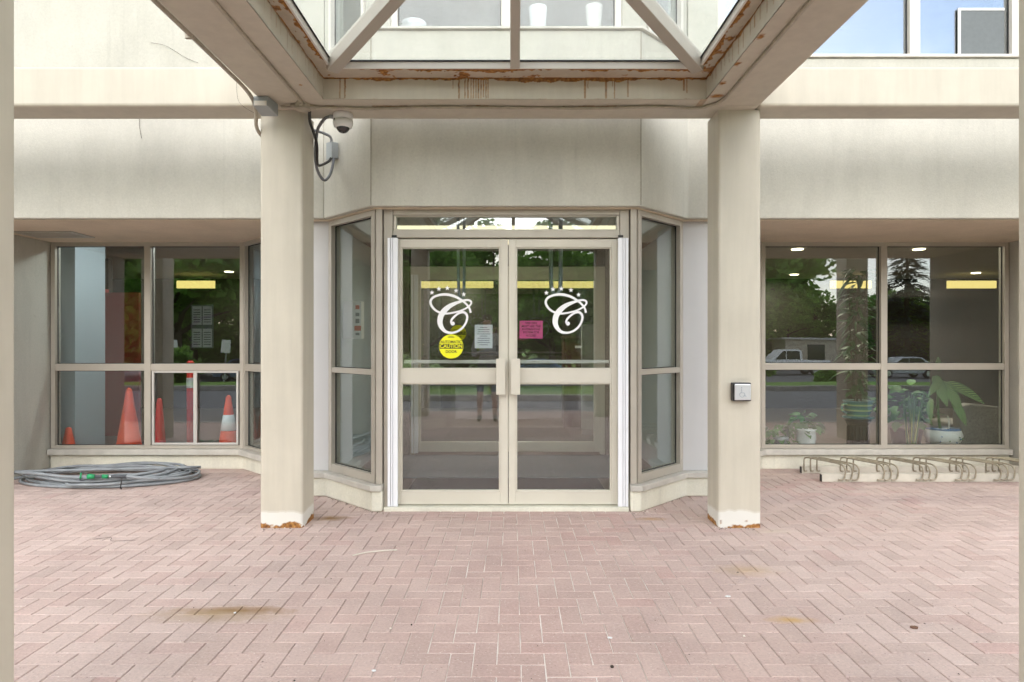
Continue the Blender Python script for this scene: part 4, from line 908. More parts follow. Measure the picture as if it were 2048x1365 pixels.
c2 = thing('caution_sticker', 'second yellow caution sticker, dim, on the inner door behind the script emblem', 'sticker', (-0.64, 7.76, 1.4))
s2x, s2z = PX(916, 7.76), PZ(667, 7.76)
MB().disc_y(s2x, s2z, 7.764, 0.0975, 0.002, 40).build('disc', M['yellow'], c2)
MB().box(s2x - 0.094, s2x + 0.094, 7.7625, 7.7635, s2z - 0.018, s2z + 0.021).build('band', M['ink'], c2)
text('AUTOMATIC', 0.030, (s2x, 7.763, s2z + 0.036), M['ink'], parent=c2); text('CAUTION', 0.043, (s2x, 7.7618, s2z + 0.0015), M['yellow'], parent=c2, squeeze=0.93); text('DOOR', 0.030, (s2x, 7.763, s2z - 0.043), M['ink'], parent=c2)
pn = thing('pink_notice', 'pink paper notice taped inside the right glass door', 'notice', (PX(1062, YD), YD + .03, PZ(659, YD)))
py_ = YD + 0.030; px0, px1, pz0, pz1 = PX(1039, py_), PX(1085.5, py_), PZ(677.5, py_), PZ(642, py_)
MB().box(px0, px1, py_, py_ + 0.0008, pz0, pz1).build('sheet', M['pink'], pn)
for k, ln in enumerate(('VISITORS', 'MUST USE THE', 'ENTERPHONE', 'SYSTEM FOR', 'ACCESS')):
    text(ln, 0.0235, ((px0 + px1) / 2, py_ - 0.0006, pz1 - 0.020 - k * 0.0250), M['pinkink'], parent=pn, bold=0.0004)
wn = thing('white_notice', 'white printed notice taped inside the left glass door beside the caution sticker', 'notice', (PX(967, YD), YD + .03, PZ(673, YD)))
qx0, qx1, qz0, qz1 = PX(949.5, py_), PX(985, py_), PZ(697, py_), PZ(650, py_)
MB().box(qx0, qx1, py_, py_ + 0.0008, qz0, qz1).build('sheet', M['paper'], wn)
for k in range(9):
    w = (0.03, 0.05, 0.045, 0.052, 0.03, 0.05, 0.046, 0.05, 0.035)[k]; z = qz1 - 0.022 - k * 0.0175
    MB().box((qx0 + qx1) / 2 - w, (qx0 + qx1) / 2 + w, py_ - 0.0008, py_ - 0.0003, z - 0.003, z + 0.003).build('print_line', M['greyink'], wn)
# dispenser box behind the left sidelight, standing off the blue-grey vestibule wall
db = thing('notice_box', 'white box with orange band behind the left sidelight window', 'box', (-1.5, 6.3, 1.5))
bx0, bx1, bd = PX(693, 6.28), PX(722.5, 6.2), 6.2
MB().box(-1.597, bx1, bd, bd + 0.12, PZ(678, bd), PZ(603, bd)).build('body', M['white'], db, bevel=0.004)
MB().box(PX(709, bd), bx1 - 0.003, bd - 0.002, bd - 0.0003, PZ(662, bd), PZ(652, bd)).build('band', M['orangeprint'], db)
for a, b, mt in ((611, 619, 'orangeprint'), (626, 633, 'greyink'), (638, 647, 'greyink'), (666, 671, 'greyink')): MB().box(PX(711, bd), PX(719, bd), bd - 0.002, bd - 0.0003, PZ(b, bd), PZ(a, bd)).build('print_line', M[mt], db)
pw = thing('wall_notice', 'white printed notice on the brown tiled wall behind the left sidelight', 'notice', (-1.7, 7.7, 1.6))
MB().box(PX(736, 7.7), PX(756, 7.7), 7.715, 7.7185, PZ(647, 7.7), PZ(602, 7.7)).build('sheet', M['paper'], pw)
for k in range(5): MB().box(PX(738, 7.7), PX(754, 7.7), 7.7135, 7.7145, PZ(626 + 4.4 * k, 7.7), PZ(624 + 4.4 * k, 7.7)).build('print_line', M['greyink'], pw)
# grey looped cables hanging inside the doors
for k, (xa_, xb2, yb_) in enumerate(((916, 928, 602), (1101, 1121, 590))):
    y = 5.60; z0 = ZS - 0.002; zb_ = PZ(yb_, y); a, b = PX(xa_, y), PX(xb2, y)
    p = [(a, y, z0), (a + 0.002, y, z0 - 0.2), (a + 0.006, y, zb_ + 0.10), (a + 0.02, y, zb_ + 0.02), ((a + b) / 2 + 0.006, y, zb_), (b - 0.008, y, zb_ + 0.03), (b, y, zb_ + 0.11), (b + 0.002, y, z0 - 0.2), (b, y, z0)]
    tag(MB().tube(catmull(p, 5), 0.013 + 0.005 * k, 10).build('hanging_cable', M['greypipe'], smooth=True), ('thin grey looped cable hanging behind the left glass door', 'thick grey looped cable hanging behind the right glass door')[k], 'cable')

# ================================================================== things behind the left window
FZ = 0.016
MB().box(-5.40, -4.87, 7.30, 7.84, FZ, 2.61).build('interior_pier', M['bluegrey'], bld)
MB().box(-5.78, -5.30, 9.3, 9.36, FZ, 2.05).build('red_door', M['redpanel'], bld)
MB().box(-5.83, -5.785, 9.26, 9.40, FZ, 2.10).build('red_door_jamb', M['redpost'], bld)
MB().box(-2.25, -2.13, 7.05, 9.5, FZ, 2.61).build('partition_wall', M['bluegrey'], bld)
MB().box(-13, -6.1, 9.9, 10.0, FZ, 2.61).build('partition_wall', M['lobbywall'], bld)
def cone(x, y, h, r, mat, label, bands=(), base=True, name='traffic_cone'):
    t = thing(name, label, 'cone', (x, y, FZ), 'traffic cones behind the left window')
    prof = [(r, 0.03), (r * 0.93, 0.05)] + [(r * 0.9 * (1 - f) + 0.025 * f, 0.05 + (h - 0.05) * f) for f in (0.15, 0.4, 0.7, 0.97)] + [(0.012, h)]
    MB().lathe(prof, (x, y, FZ), 28).build('body', M[mat], t, smooth=True)
    for a, b in bands:
        q = lambda f: r * 0.9 * (1 - f) + 0.025 * f + 0.002
        MB().lathe([(q(a), 0.05 + (h - .05) * a), (q(b), 0.05 + (h - .05) * b)], (x, y, FZ), 28).build('collar', M['reflective'], t, smooth=True)
    if base: MB().box(x - r * 1.25, x + r * 1.25, y - r * 1.25, y + r * 1.25, FZ + 0.001, FZ + 0.03).build('base', M[mat], t, bevel=0.008)
    return t
def xz(px, py, d): return PX(px, d), PZ(py, d) - FZ
x, h = xz(258, 776, 7.32); cone(x, 7.32, h, 0.165, 'orange', 'tall plain orange traffic cone behind the left window')
x, h = xz(137, 855, 7.22); cone(x, 7.22, h, 0.105, 'orange', 'small orange traffic cone in the corner of the left window')
x, h = xz(319, 797, 7.42); cone(x, 7.42, h, 0.085, 'redpost', 'narrow red cone behind the sliding sash of the left window')
x, h = xz(457, 791, 7.38); cone(x, 7.38, h, 0.135, 'orange', 'orange traffic cone with white collar at the right of the left window', [(0.42, 0.68)])
x, h = xz(381, 722, 7.75)
t = thing('delineator_post', 'red delineator post with grey band behind the sliding sash', 'post', (x, 7.75, FZ))
MB().lathe([(0.042, 0.05), (0.042, h - 0.02), (0.02, h)], (x, 7.75, FZ), 18).build('tube', M['redpost'], t, smooth=True)
MB().lathe([(0.0445, h - 0.32), (0.0445, h - 0.20)], (x, 7.75, FZ), 18).build('band', M['reflective'], t)
MB().lathe([(0.16, 0.001), (0.15, 0.03), (0.05, 0.05)], (x, 7.75, FZ), 18).build('base', M['black'], t)
nb = thing('notice_board', 'board of pale printed notices deep behind the left window', 'notice board', (-5.3, 10.9, 1.6))
MB().box(PX(380, 10.9), PX(424, 10.9), 10.93, 10.96, PZ(697, 10.9), PZ(610, 10.9)).build('backing', M['greyink'], nb)
for k in range(4):
    a = PX(383 + 21 * (k % 2), 10.9); z = PZ(650 + 45 * (k // 2), 10.9)
    MB().box(a, a + 0.155, 10.924, 10.929, z, z + 0.31).build('sheet', M['paper'], nb)
    for q in range(6): MB().box(a + 0.02, a + 0.135, 10.921, 10.923, z + 0.04 + 0.04 * q, z + 0.055 + 0.04 * q).build('print_line', M['greyink'], nb)

# ================================================================== plants and furniture behind the right window
def leaf_mesh(name, L_, W_, mat, fold=0.25, droop=0.35, n=5, tip=1.0):
    vs, fs = [], []
    for i in range(n + 1):
        f = i / n; w = W_ / 2 * math.sin(math.pi * min(1, (f * 0.94 + 0.06)) ** tip) ** 0.8 if i < n else 0.001
        z = -droop * L_ * f * f
        vs += [(-w, L_ * f, z + fold * w), (0, L_ * f, z), (w, L_ * f, z + fold * w)]
    for i in range(n):
        for k in (0, 1): a = i * 3 + k; fs.append((a, a + 1, a + 4, a + 3))
    me = bpy.data.meshes.new(name); me.from_pydata(vs, [], fs); me.materials.append(mat); me.polygons.foreach_set('use_smooth', [True] * len(fs)); me.update(); return me
def put_leaf(me, parent, p, az, el, roll=0, sc_=1.0):
    """az: heading in plan (0 = +x), el: elevation of the leaf axis"""
    o = bpy.data.objects.new('leaf', me); link(o); o.parent = parent
    o.location = Vector(p) - org(parent)
    d = Vector((math.cos(az) * math.cos(el), math.sin(az) * math.cos(el), math.sin(el)))
    q = d.to_track_quat('Y', 'Z'); o.rotation_mode = 'QUATERNION'; q.rotate(Matrix.Rotation(0, 3, 'X').to_quaternion())
    from mathutils import Quaternion
    o.rotation_quaternion = q @ Quaternion((0, 1, 0), roll); o.scale = (sc_,) * 3
    return o
pr = random.Random(21)
heart = leaf_mesh('heart_leaf', 0.105, 0.085, M['houseleaf'], 0.2, 0.4, 5, 0.7)
long_leaf = leaf_mesh('lance_leaf', 0.34, 0.055, M['darkhouseleaf'], 0.3, 0.5, 6, 0.8)
broad = leaf_mesh('broad_leaf', 0.15, 0.075, M['darkhouseleaf'], 0.25, 0.35, 5, 0.8)
bright = leaf_mesh('bright_leaf', 0.16, 0.10, M['houseleaf'], 0.2, 0.35, 5, 0.8)
cane = leaf_mesh('striped_leaf', 0.46, 0.15, M['dumbcane'], 0.15, 0.25, 8, 0.75)
# pothos in a white pot
d = 7.30; bxp, zp = PX(1612, d), PZ(887, d) - 0.06
t = thing('potted_plant', 'trailing green plant in a white pot at the left of the right window', 'plant', (bxp, d, FZ))
MB().lathe([(0.06, 0), (0.085, 0.02), (0.105, 0.12), (0.10, 0.19), (0.118, 0.205), (0.118, 0.225), (0.105, 0.226)], (bxp, d, zp), 28).build('pot', M['white'], t, smooth=True)
MB().lathe([(0.12, -0.02), (0.12, 0.0)], (bxp, d, zp), 20).build('saucer', M['white'], t)
MB().box(bxp - 0.5, bxp + 0.35, d - 0.14, d + 0.2, zp - 0.035, zp - 0.021).box(bxp - 0.46, bxp - 0.42, d - .1, d + .16, FZ, zp - .036).box(bxp + .27, bxp + .31, d - .1, d + .16, FZ, zp - .036).build('plant_bench', M['wood'], bld)
for k in range(64):
    a = pr.uniform(0, 2 * math.pi); r_ = pr.uniform(0.02, 0.26) * (1.15 if math.cos(a) < 0 else 0.85); z = zp + 0.22 + pr.uniform(0.0, 0.20) * (1 - r_ / 0.3) - max(0, r_ - 0.12) * pr.uniform(0.2, 1.5)
    put_leaf(heart, t, (bxp + r_ * math.cos(a), d + 0.02 + 0.4 * r_ * math.sin(a), z), a + pr.uniform(-.5, .5), pr.uniform(-0.9, 0.5), pr.uniform(-.5, .5), pr.uniform(0.6, 1.1))
for k in range(8):
    a = pr.uniform(0, 6.28); MB().tube(catmull([(bxp, d, zp + 0.2), (bxp + 0.07 * math.cos(a), d + 0.04 * math.sin(a), zp + 0.30), (bxp + 0.2 * math.cos(a), d + 0.1 * math.sin(a), zp + 0.2)], 4), 0.003, 5).build('stem', M['houseleaf'], t)
# darker second trailing plant at the far left
t = thing('potted_plant', 'low dark trailing plant in the left corner of the right window', 'plant', (PX(1560, 7.3), 7.3, FZ))
b2x, b2z = PX(1562, 7.36), PZ(884, 7.36) - 0.06
MB().lathe([(0.05, 0), (0.07, 0.02), (0.085, 0.10), (0.085, 0.12)], (b2x, 7.36, b2z), 20).build('pot', M['greybox'], t, smooth=True)
for k in range(34):
    a = pr.uniform(0, 6.28); r_ = pr.uniform(0.02, 0.17)
    put_leaf(heart, t, (b2x + r_ * math.cos(a), 7.36 + 0.4 * r_ * math.sin(a), b2z + 0.13 + pr.uniform(0, .16) - r_ * 0.5), a, pr.uniform(-.8, .5), pr.uniform(-.5, .5), pr.uniform(.6, 1))
# tall plant in a green striped cup on a black pedestal
d = 7.45; bxp = PX(1716, d); zped = PZ(838, d)
ped = thing('plant_pedestal', 'black fluted pedestal under the striped cup planter', 'pedestal', (bxp, d, FZ))
MB().lathe([(0.15, 0), (0.15, 0.04), (0.115, 0.07), (0.105, zped - 0.09), (0.125, zped - 0.06), (0.135, zped - 0.04), (0.135, zped - 0.018)], (bxp, d, FZ), 28).build('shaft', M['black'], ped, smooth=False)
for k in range(20):
    a = 2 * math.pi * k / 20; MB().tube([(bxp + 0.113 * math.cos(a), d + 0.113 * math.sin(a), FZ + 0.08), (bxp + 0.106 * math.cos(a), d + 0.106 * math.sin(a), zped - 0.08)], 0.009, 6).build('flute', M['black'], ped)
def striped():
    t_ = NT('green_striped_glaze'); s_ = t_.n('SeparateXYZ'); t_.l(t_.pos(), s_.inputs[0])
    f = t_.math('FRACT', t_.math('MULTIPLY', s_.outputs[2], 17.0))
    return t_.principled(t_.ramp(f, [(0.0, (0.10, 0.30, 0.20)), (0.35, (0.07, 0.19, 0.21)), (0.6, (0.07, 0.19, 0.21)), (0.68, (0.42, 0.55, 0.28)), (0.9, (0.42, 0.55, 0.28)), (0.96, (0.10, 0.30, 0.20))]), 0.25)
M['stripe'] = striped()
t = thing('potted_plant', 'tall leafy plant in a green striped cup planter on the black pedestal', 'plant', (bxp, d, zped))
MB().lathe([(0.10, 0.002), (0.165, 0.012), (0.17, 0.022), (0.10, 0.026), (0.115, 0.04), (0.140, 0.10), (0.150, 0.19), (0.162, 0.20), (0.160, 0.21), (0.145, 0.205)], (bxp, d, zped), 32).build('cup_planter', M['stripe'], t, smooth=True)
MB().tube(catmull([(bxp - 0.140, d - 0.03, zped + 0.17), (bxp - 0.195, d - 0.04, zped + 0.165), (bxp - 0.20, d - 0.04, zped + 0.10), (bxp - 0.135, d - 0.03, zped + 0.06)], 5), 0.012, 8).build('cup_handle', M['stripe'], t, smooth=True)
MB().lathe([(0.143, 0.17), (0.01, 0.18)], (bxp, d, zped), 20).build('soil', M['soil'], t)
for k in range(5):
    a = k * 1.3; MB().tube(catmull([(bxp + .03 * math.cos(a), d + .03 * math.sin(a), zped + .17), (bxp + .07 * math.cos(a), d + .06 * math.sin(a), zped + .7), (bxp + .08 * math.cos(a + .5), d + .08 * math.sin(a), zped + 1.15 + 0.13 * k)], 5), 0.009, 6).build('stem', M['bark'], t)
for k in range(150):
    f = pr.random() ** 0.9; z = zped + 0.22 + f * 1.50; a = pr.uniform(0, 6.28); r_ = pr.uniform(0.02, 0.10)
    put_leaf(broad if k % 3 else long_leaf, t, (bxp + r_ * math.cos(a), d + r_ * math.sin(a), z), a, pr.uniform(-0.7, 0.7), pr.uniform(-.6, .6), pr.uniform(.7, 1.15) * (0.75 if k % 3 == 0 else 1.0))
# snake plant with yellow edges
d = 7.28; bxp = PX(1822, d)
t = thing('potted_plant', 'upright snake plant with yellow edged leaves behind the right window', 'plant', (bxp, d, FZ))
zb2 = PZ(889, d) - 0.03
MB().lathe([(0.09, -0.14), (0.115, 0.0), (0.12, 0.01)], (bxp, d, zb2), 22).build('pot', M['black'], t, smooth=True)
MB().box(bxp - 0.2, bxp + 0.62, d - 0.16, d + 0.30, zb2 - 0.17, zb2 - 0.141).box(bxp - .18, bxp - .14, d - .12, d + .26, FZ, zb2 - .171).box(bxp + .54, bxp + .58, d - .12, d + .26, FZ, zb2 - .171).build('plant_bench', M['wood'], bld)
for k in range(15):
    hh = pr.uniform(0.42, 0.70); sn = leaf_mesh('snake_leaf', hh, 0.036, M['snakeleaf'], 0.5, 0.0, 6, 0.55)
    a = pr.uniform(0, 6.28); r_ = pr.uniform(0.0, 0.06); put_leaf(sn, t, (bxp + r_ * math.cos(a), d + r_ * math.sin(a), zb2), a, R(90) - pr.uniform(0.0, 0.20), pr.uniform(-1, 1))
# bright bushy plant just left of the dieffenbachia
d = 7.75; bxp = PX(1812, d)
t = thing('potted_plant', 'bright green bushy plant behind the snake plant', 'plant', (bxp, d, FZ))
MB().lathe([(0.13, 0.0), (0.17, 0.30), (0.18, 0.31)], (bxp, d, FZ), 22).build('pot', M['wood'], t, smooth=True)
for k in range(90):
    a = pr.uniform(0, 6.28); f = pr.random(); r_ = 0.30 * math.sqrt(pr.random()); z = FZ + 0.36 + f * 0.55 * (1 - 0.5 * r_ / 0.3)
    put_leaf(bright, t, (bxp + r_ * math.cos(a), d + 0.7 * r_ * math.sin(a), z), a, pr.uniform(-.6, .7), pr.uniform(-.6, .6), pr.uniform(.6, 1.1))
# striped dumb cane in a blue and white bowl
d = 7.45; bxp = PX(1886, d); zb3 = PZ(887, d) - 0.02
t = thing('potted_plant', 'large striped leaf plant in a blue and white flowered bowl', 'plant', (bxp, d, FZ))
MB().lathe([(0.09, 0), (0.165, 0.04), (0.195, 0.11), (0.175, 0.175), (0.165, 0.19), (0.15, 0.19)], (bxp, d, zb3), 32).build('bowl', M['white'], t, smooth=True)
M['blueglaze'] = simple('blue_glaze', (0.06, 0.16, 0.36), 0.25)
MB().lathe([(0.174, 0.178), (0.168, 0.192)], (bxp, d, zb3), 32).build('rim_band', M['blueglaze'], t, smooth=True)
for k in range(9):
    a = R(-90) + pr.uniform(-.7, .7); z = zb3 + pr.uniform(0.05, 0.14); rr = 0.196
    MB().lathe([(0.001, -0.008), (0.012, 0), (0.001, 0.008)], (bxp + rr * math.cos(a), d + rr * math.sin(a), z), 8).build('painted_flower', M['blueglaze' if k % 2 else 'houseleaf'], t)
MB().tube(catmull([(bxp - 0.03, d, zb3 + 0.15), (bxp - 0.06, d, zb3 + 0.45), (bxp - 0.04, d, zb3 + 0.78)], 5), 0.014, 8).build('stem', M['houseleaf'], t)
MB().tube(catmull([(bxp + 0.03, d - 0.05, zb3 + 0.17), (bxp + 0.035, d - 0.05, zb3 + 0.27), (bxp + 0.02, d - 0.05, zb3 + 0.34)], 4), 0.008, 6).build('dry_stem', M['twig'], t)
tx = lambda px, py: (PX(px, d - 0.1), d - 0.1, PZ(py, d - 0.1))
for (a, b), (c, e), sc_, rl in (((1870, 752), (1876, 812), .75, .9), ((1885, 765), (1912, 826), .85, 1.1), ((1895, 768), (1965, 806), .95, .9), ((1876, 742), (1868, 712), .6, -.4), ((1905, 800), (1920, 850), .6, .8), ((1880, 760), (1850, 790), .6, -.6), ((1862, 800), (1845, 840), .6, .4)):
    p, q = Vector(tx(a, b)), Vector(tx(c, e)); v = q - p; v.y -= 0.10
    put_leaf(cane, t, p, math.atan2(v.y, v.x), math.atan2(v.z, math.hypot(v.x, v.y)) + 0.12, rl, v.length / 0.46)
# armchair of speckled grey cloth
ac = thing('armchair', 'speckled grey upholstered armchair back at the right of the right window', 'armchair', (5.45, 7.6, FZ))
x0, x1 = PX(1922, 7.5), PX(2030, 7.5)
MB().extrude_y([(x0, FZ + .05), (x1 + .3, FZ + .05), (x1 + .3, 0.50), (x1, 0.585), (x0 + .12, PZ(808, 7.5)), (x0 + .03, PZ(812, 7.5)), (x0, PZ(824, 7.5))], 7.50, 7.66).build('backrest', M['tweed'], ac, bevel=0.03, seg=3)
MB().box(x0 + 0.02, x1 + 0.28, 7.665, 8.2, FZ + 0.05, 0.40).build('seat', M['tweed'], ac, bevel=0.03)
for xx in (x0 + .05, x1 + .2):
    for yy in (7.52, 8.1): MB().box(xx, xx + .05, yy, yy + .05, FZ, FZ + 0.049).build('leg', M['wood'], ac)
# lobby furniture seen through the doors
cb = thing('reception_cabinet', 'dark wooden cabinet inside the lobby behind the right door', 'cabinet', (1.0, 10.2, FZ))
MB().box(PX(1128, 10.2), PX(1178, 10.2), 10.2, 10.7, FZ, PZ(677, 10.2)).build('body', M['wood'], cb, bevel=0.006)
MB().box(PX(1125, 10.2), PX(1181, 10.2), 10.16, 10.72, PZ(677, 10.2) + 0.001, PZ(677, 10.2) + 0.03).build('top', M['wood'], cb, bevel=0.004)
MB().box(PX(1150, 10.19), PX(1171, 10.19), 10.19, 10.199, PZ(697, 10.19), PZ(692, 10.19)).build('name_plate', M['paper'], cb)
MB().box(1.0, 2.03, 9.4, 9.46, FZ, 1.60).build('half_wall', M['lobbyceil'], bld)
# things on the second-floor sills
up = thing('plant_pot', 'pale plant pot with folded rim on the left upper bay window sill', 'pot', (-0.72, 5.45, ZU + .03))
zz0 = ZU + 0.031
MB().lathe([(0.075, 0), (0.09, 0.08), (0.085, 0.13), (0.10, 0.15), (0.105, 0.19), (0.09, 0.19)], (PX(828, 5.5), 5.5, zz0), 20).build('body', M['white'], up, smooth=True)
for k in range(7):
    a = k * 0.9; put_leaf(heart, up, (PX(822, 5.5), 5.5, zz0 + 0.16), a, 0.4, 0, 0.9)
up = thing('plant_pot', 'low white bowl on the left upper bay window sill', 'pot', (-0.35, 5.45, ZU + .03))
MB().lathe([(0.06, 0), (0.10, 0.04), (0.102, 0.08), (0.07, 0.11), (0.01, 0.115)], (PX(936, 5.5), 5.5, zz0), 20).build('body', M['white'], up, smooth=True)
up = thing('plant_pot', 'tall white pot on the left of the right upper bay pane', 'pot', (0.2, 5.5, ZU + .03))
MB().lathe([(0.05, 0.08), (0.06, 0.12), (0.075, 0.30), (0.075, 0.32)], (PX(1076, 5.5), 5.5, zz0), 20).build('body', M['white'], up, smooth=True)
up = thing('plant_pot', 'tall white pot with cap on the right of the right upper bay pane', 'pot', (0.7, 5.5, ZU + .03))
MB().lathe([(0.06, 0), (0.062, 0.05), (0.066, 0.07), (0.066, 0.11), (0.05, 0.115), (0.07, 0.30), (0.072, 0.33)], (PX(1188, 5.5), 5.5, zz0), 20).build('body', M['offwhite'], up, smooth=True)
sh = thing('sill_shelf', 'low white shelf behind the right upper bay pane', 'shelf', (0.45, 5.5, ZU))
MB().box(PX(1050, 5.5), PX(1172, 5.5), 5.45, 5.60, zz0 + 0.060, zz0 + 0.078).box(PX(1052, 5.5), PX(1056, 5.5), 5.46, 5.59, zz0, zz0 + 0.059).box(PX(1166, 5.5), PX(1170, 5.5), 5.46, 5.59, zz0, zz0 + 0.059).build('board', M['white'], sh)
bl = thing('window_screen', 'dark grey mesh screen in the right pane of the upper right window', 'screen', (3.9, 5.71, ZU))
MB().box(PX(1921, 5.71), PX(2008, 5.71), 5.708, 5.714, ZU + .05, PZ(22, 5.71)).build('mesh', M['blind'], bl)
MB().box(PX(1921, 5.71), PX(2008, 5.71), 5.704, 5.718, PZ(22, 5.71) + .001, PZ(22, 5.71) + .022).box(PX(1916, 5.71), PX(1921, 5.71) - .001, 5.704, 5.718, ZU + .05, PZ(22, 5.71) + .022).build('screen_frame', M['white'], bl)

# ================================================================== the far side of the driveway (seen mirrored in the glass)
def crown(mb, c, rx, rz, n, size, rng, lobes=14):
    cl = []
    for _ in range(lobes):
        th = rng.uniform(0, 6.28); ph = math.acos(rng.uniform(-0.9, 1)); r_ = rng.uniform(0.45, 0.95)
        cl.append((c[0] + rx * r_ * math.sin(ph) * math.cos(th), c[1] + rx * r_ * math.sin(ph) * math.sin(th), c[2] + rz * r_ * math.cos(ph), rng.uniform(0.28, 0.5)))
    for _ in range(n):
        x, y, z, s_ = rng.choice(cl)
        u = Vector((rng.gauss(0, 1), rng.gauss(0, 1), rng.gauss(0, 1))); u = u.normalized() * (rng.random() ** 0.4)
        p = Vector((x + u.x * s_ * rx, y + u.y * s_ * rx, z + u.z * s_ * rz))
        a = Vector((rng.gauss(0, 1), rng.gauss(0, 1), rng.gauss(0, .6))).normalized(); b = a.cross(Vector((rng.gauss(0, 1), rng.gauss(0, 1), rng.gauss(0, 1)))).normalized()
        k = size * rng.uniform(0.6, 1.3)
        mb.add([p - a * k, p + b * k * 0.55, p + a * k, p - b * k * 0.55], [(0, 1, 2, 3)])
def tree_meshes(H, rx, clear, n, size, seed, mat):
    rng = random.Random(seed); tb = MB()
    tb.tube([(0, 0, -0.3), (0.05, 0.02, H * 0.2), (-0.04, 0.06, H * 0.5), (0.03, 0, H * 0.85)], [H * 0.028, H * 0.022, H * 0.016, H * 0.005], 8)
    for k in range(9):
        a = rng.uniform(0, 6.28); z0 = clear + (H - clear) * rng.uniform(0.0, 0.6)
        tb.tube([(0, 0, z0), (rx * .35 * math.cos(a), rx * .35 * math.sin(a), z0 + H * .08), (rx * .8 * math.cos(a), rx * .8 * math.sin(a), z0 + H * .12)], [H * .011, H * .008, H * .002], 6)
    cbm = MB(); crown(cbm, (0, 0, (H + clear) / 2), rx, (H - clear) / 2, n, size, rng, 18)
    t_, c_ = tb.build('trunk', M['bark'], smooth=True), cbm.build('crown', mat)
    a, b = t_.data, c_.data; bpy.data.objects.remove(t_); bpy.data.objects.remove(c_); return a, b
def spruce_meshes(H, r0, seed):
    rng = random.Random(seed); tb = MB().tube([(0, 0, -0.3), (0, 0, H * 0.5), (0, 0, H)], [0.22, 0.13, 0.02], 8); cbm = MB()
    z = 0.6
    while z < H - 0.2:
        f = 1 - z / H; nb_ = 7 + int(6 * f)
        for k in range(nb_):
            a = rng.uniform(0, 6.28); L_ = r0 * f * rng.uniform(0.75, 1.15) + 0.15
            for q in range(int(5 + 16 * f)):
                g = rng.uniform(0.15, 1.0); p = Vector((L_ * g * math.cos(a), L_ * g * math.sin(a), z - 0.35 * L_ * g * g + rng.uniform(-.12, .1)))
                d_ = Vector((math.cos(a + rng.uniform(-.9, .9)), math.sin(a + rng.uniform(-.9, .9)), rng.uniform(-.5, .1))); s_ = Vector((-math.sin(a), math.cos(a), rng.uniform(-.4, .4)))
                cbm.add([p - s_ * .09, p + s_ * .09, p + d_ * .5 + s_ * .05, p + d_ * .5 - s_ * .05], [(0, 1, 2, 3)])
        z += 0.30
    t_, c_ = tb.build('trunk', M['bark'], smooth=True), cbm.build('crown', M['needle'])
    a, b = t_.data, c_.data; bpy.data.objects.remove(t_); bpy.data.objects.remove(c_); return a, b
TM = [tree_meshes(11, 4.2, 2.2, 9000, 0.26, 1, M['leaf']), tree_meshes(8, 3.6, 0.6, 8000, 0.25, 2, M['leaf2']), tree_meshes(5.6, 3.0, 0.1, 6500, 0.22, 3, M['leaf']), spruce_meshes(13, 3.4, 4)]
def tree(kind, x, y, z, s_, rz, label, name='tree', group='trees across the driveway'):
    t = thing(name, label, 'tree', (x, y, z), group); t.rotation_euler.z = rz; t.scale = (s_,) * 3
    for nm, me in zip(('trunk', 'crown'), TM[kind]):
        o = bpy.data.objects.new(nm, me); link(o); o.parent = t
for a in ((0, -19.0, -23.0, -1.1, 1.25, 0.3, 'large maple across the driveway, mirrored in the left window'),
          (0, -5.5, -31, -1.2, 1.0, 1.3, 'tall maple across the driveway, mirrored in the left glass door'),
          (0, 6.5, -36, -1.2, 1.05, 2.6, 'tall maple across the driveway, mirrored in the right glass door'),
          (0, 26.0, -52, -1.2, 1.6, 4.0, 'tall tree behind the shed, mirrored at the left of the right window'),
          (1, 31.0, -53, -1.2, 0.95, 0.8, 'bushy dark tree behind the white pickup truck, mirrored in the right window'),
          (1, 37.5, -50, -1.2, 0.90, 2.2, 'bushy dark tree behind the silver car, mirrored in the right window'),
          (2, 27.0, -50, -1.2, 1.15, 0.5, 'low spreading tree close behind the shed, mirrored in the right window'),
          (2, 33.5, -49, -1.2, 1.15, 1.5, 'low spreading tree left of the spruce, mirrored in the right window'),
          (2, 40.5, -47, -1.2, 1.25, 3.5, 'low spreading tree right of the silver car'),
          (2, 21.0, -49, -1.2, 1.3, 5.1, 'low spreading tree left of the shed'),
          (1, 0.5, -40, -1.2, 1.05, 5.6, 'bushy dark tree opposite the middle of the entrance'),
          (2, -3.5, -38, -1.2, 1.1, 2.9, 'low spreading tree below the tall left maple'),
          (2, 4.5, -41, -1.2, 1.2, 0.2, 'low spreading tree below the tall right maple'),
          (1, -11.0, -41, -1.2, 1.2, 4.4, 'bushy dark tree behind the tall left maple'),
          (0, -22.0, -31, -1.2, 1.3, 5.2, 'maple behind the two sign posts'),
          (1, -17.5, -38, -1.2, 1.15, 2.4, 'bushy dark tree behind the blue grey car and signs'),
          (1, -29.0, -34, -1.2, 1.2, 1.9, 'bushy dark tree at the far left across the driveway'),
          (0, -1.2, -33, -1.2, 0.92, 0.9, 'maple opposite the meeting edge of the two doors'),
          (0, 10.5, -37, -1.2, 1.0, 3.3, 'maple across the driveway right of the tall right maple'),
          (0, -10.5, -33, -1.2, 1.0, 2.0, 'maple across the driveway left of the tall left maple'),
          (0, 2.8, -35, -1.2, 0.95, 4.7, 'maple across the driveway left of the tall right maple'),
          (2, -21.5, -35, -1.2, 1.3, 0.4, 'low spreading tree behind the right sign post'),
          (2, -26.5, -36, -1.2, 1.3, 2.4, 'low spreading tree behind the left sign post'),
          (2, -15.0, -36, -1.2, 1.2, 4.1, 'low spreading tree behind the blue grey car'),
          (0, 13.0, -50, -1.2, 1.3, 0.1, 'maple far behind the right end of the lawn')): tree(*a)
tree(3, 36.2, -46, -1.2, 1.15, 0.4, 'tall dark spruce, mirrored in the right pane of the right window', 'spruce_tree')
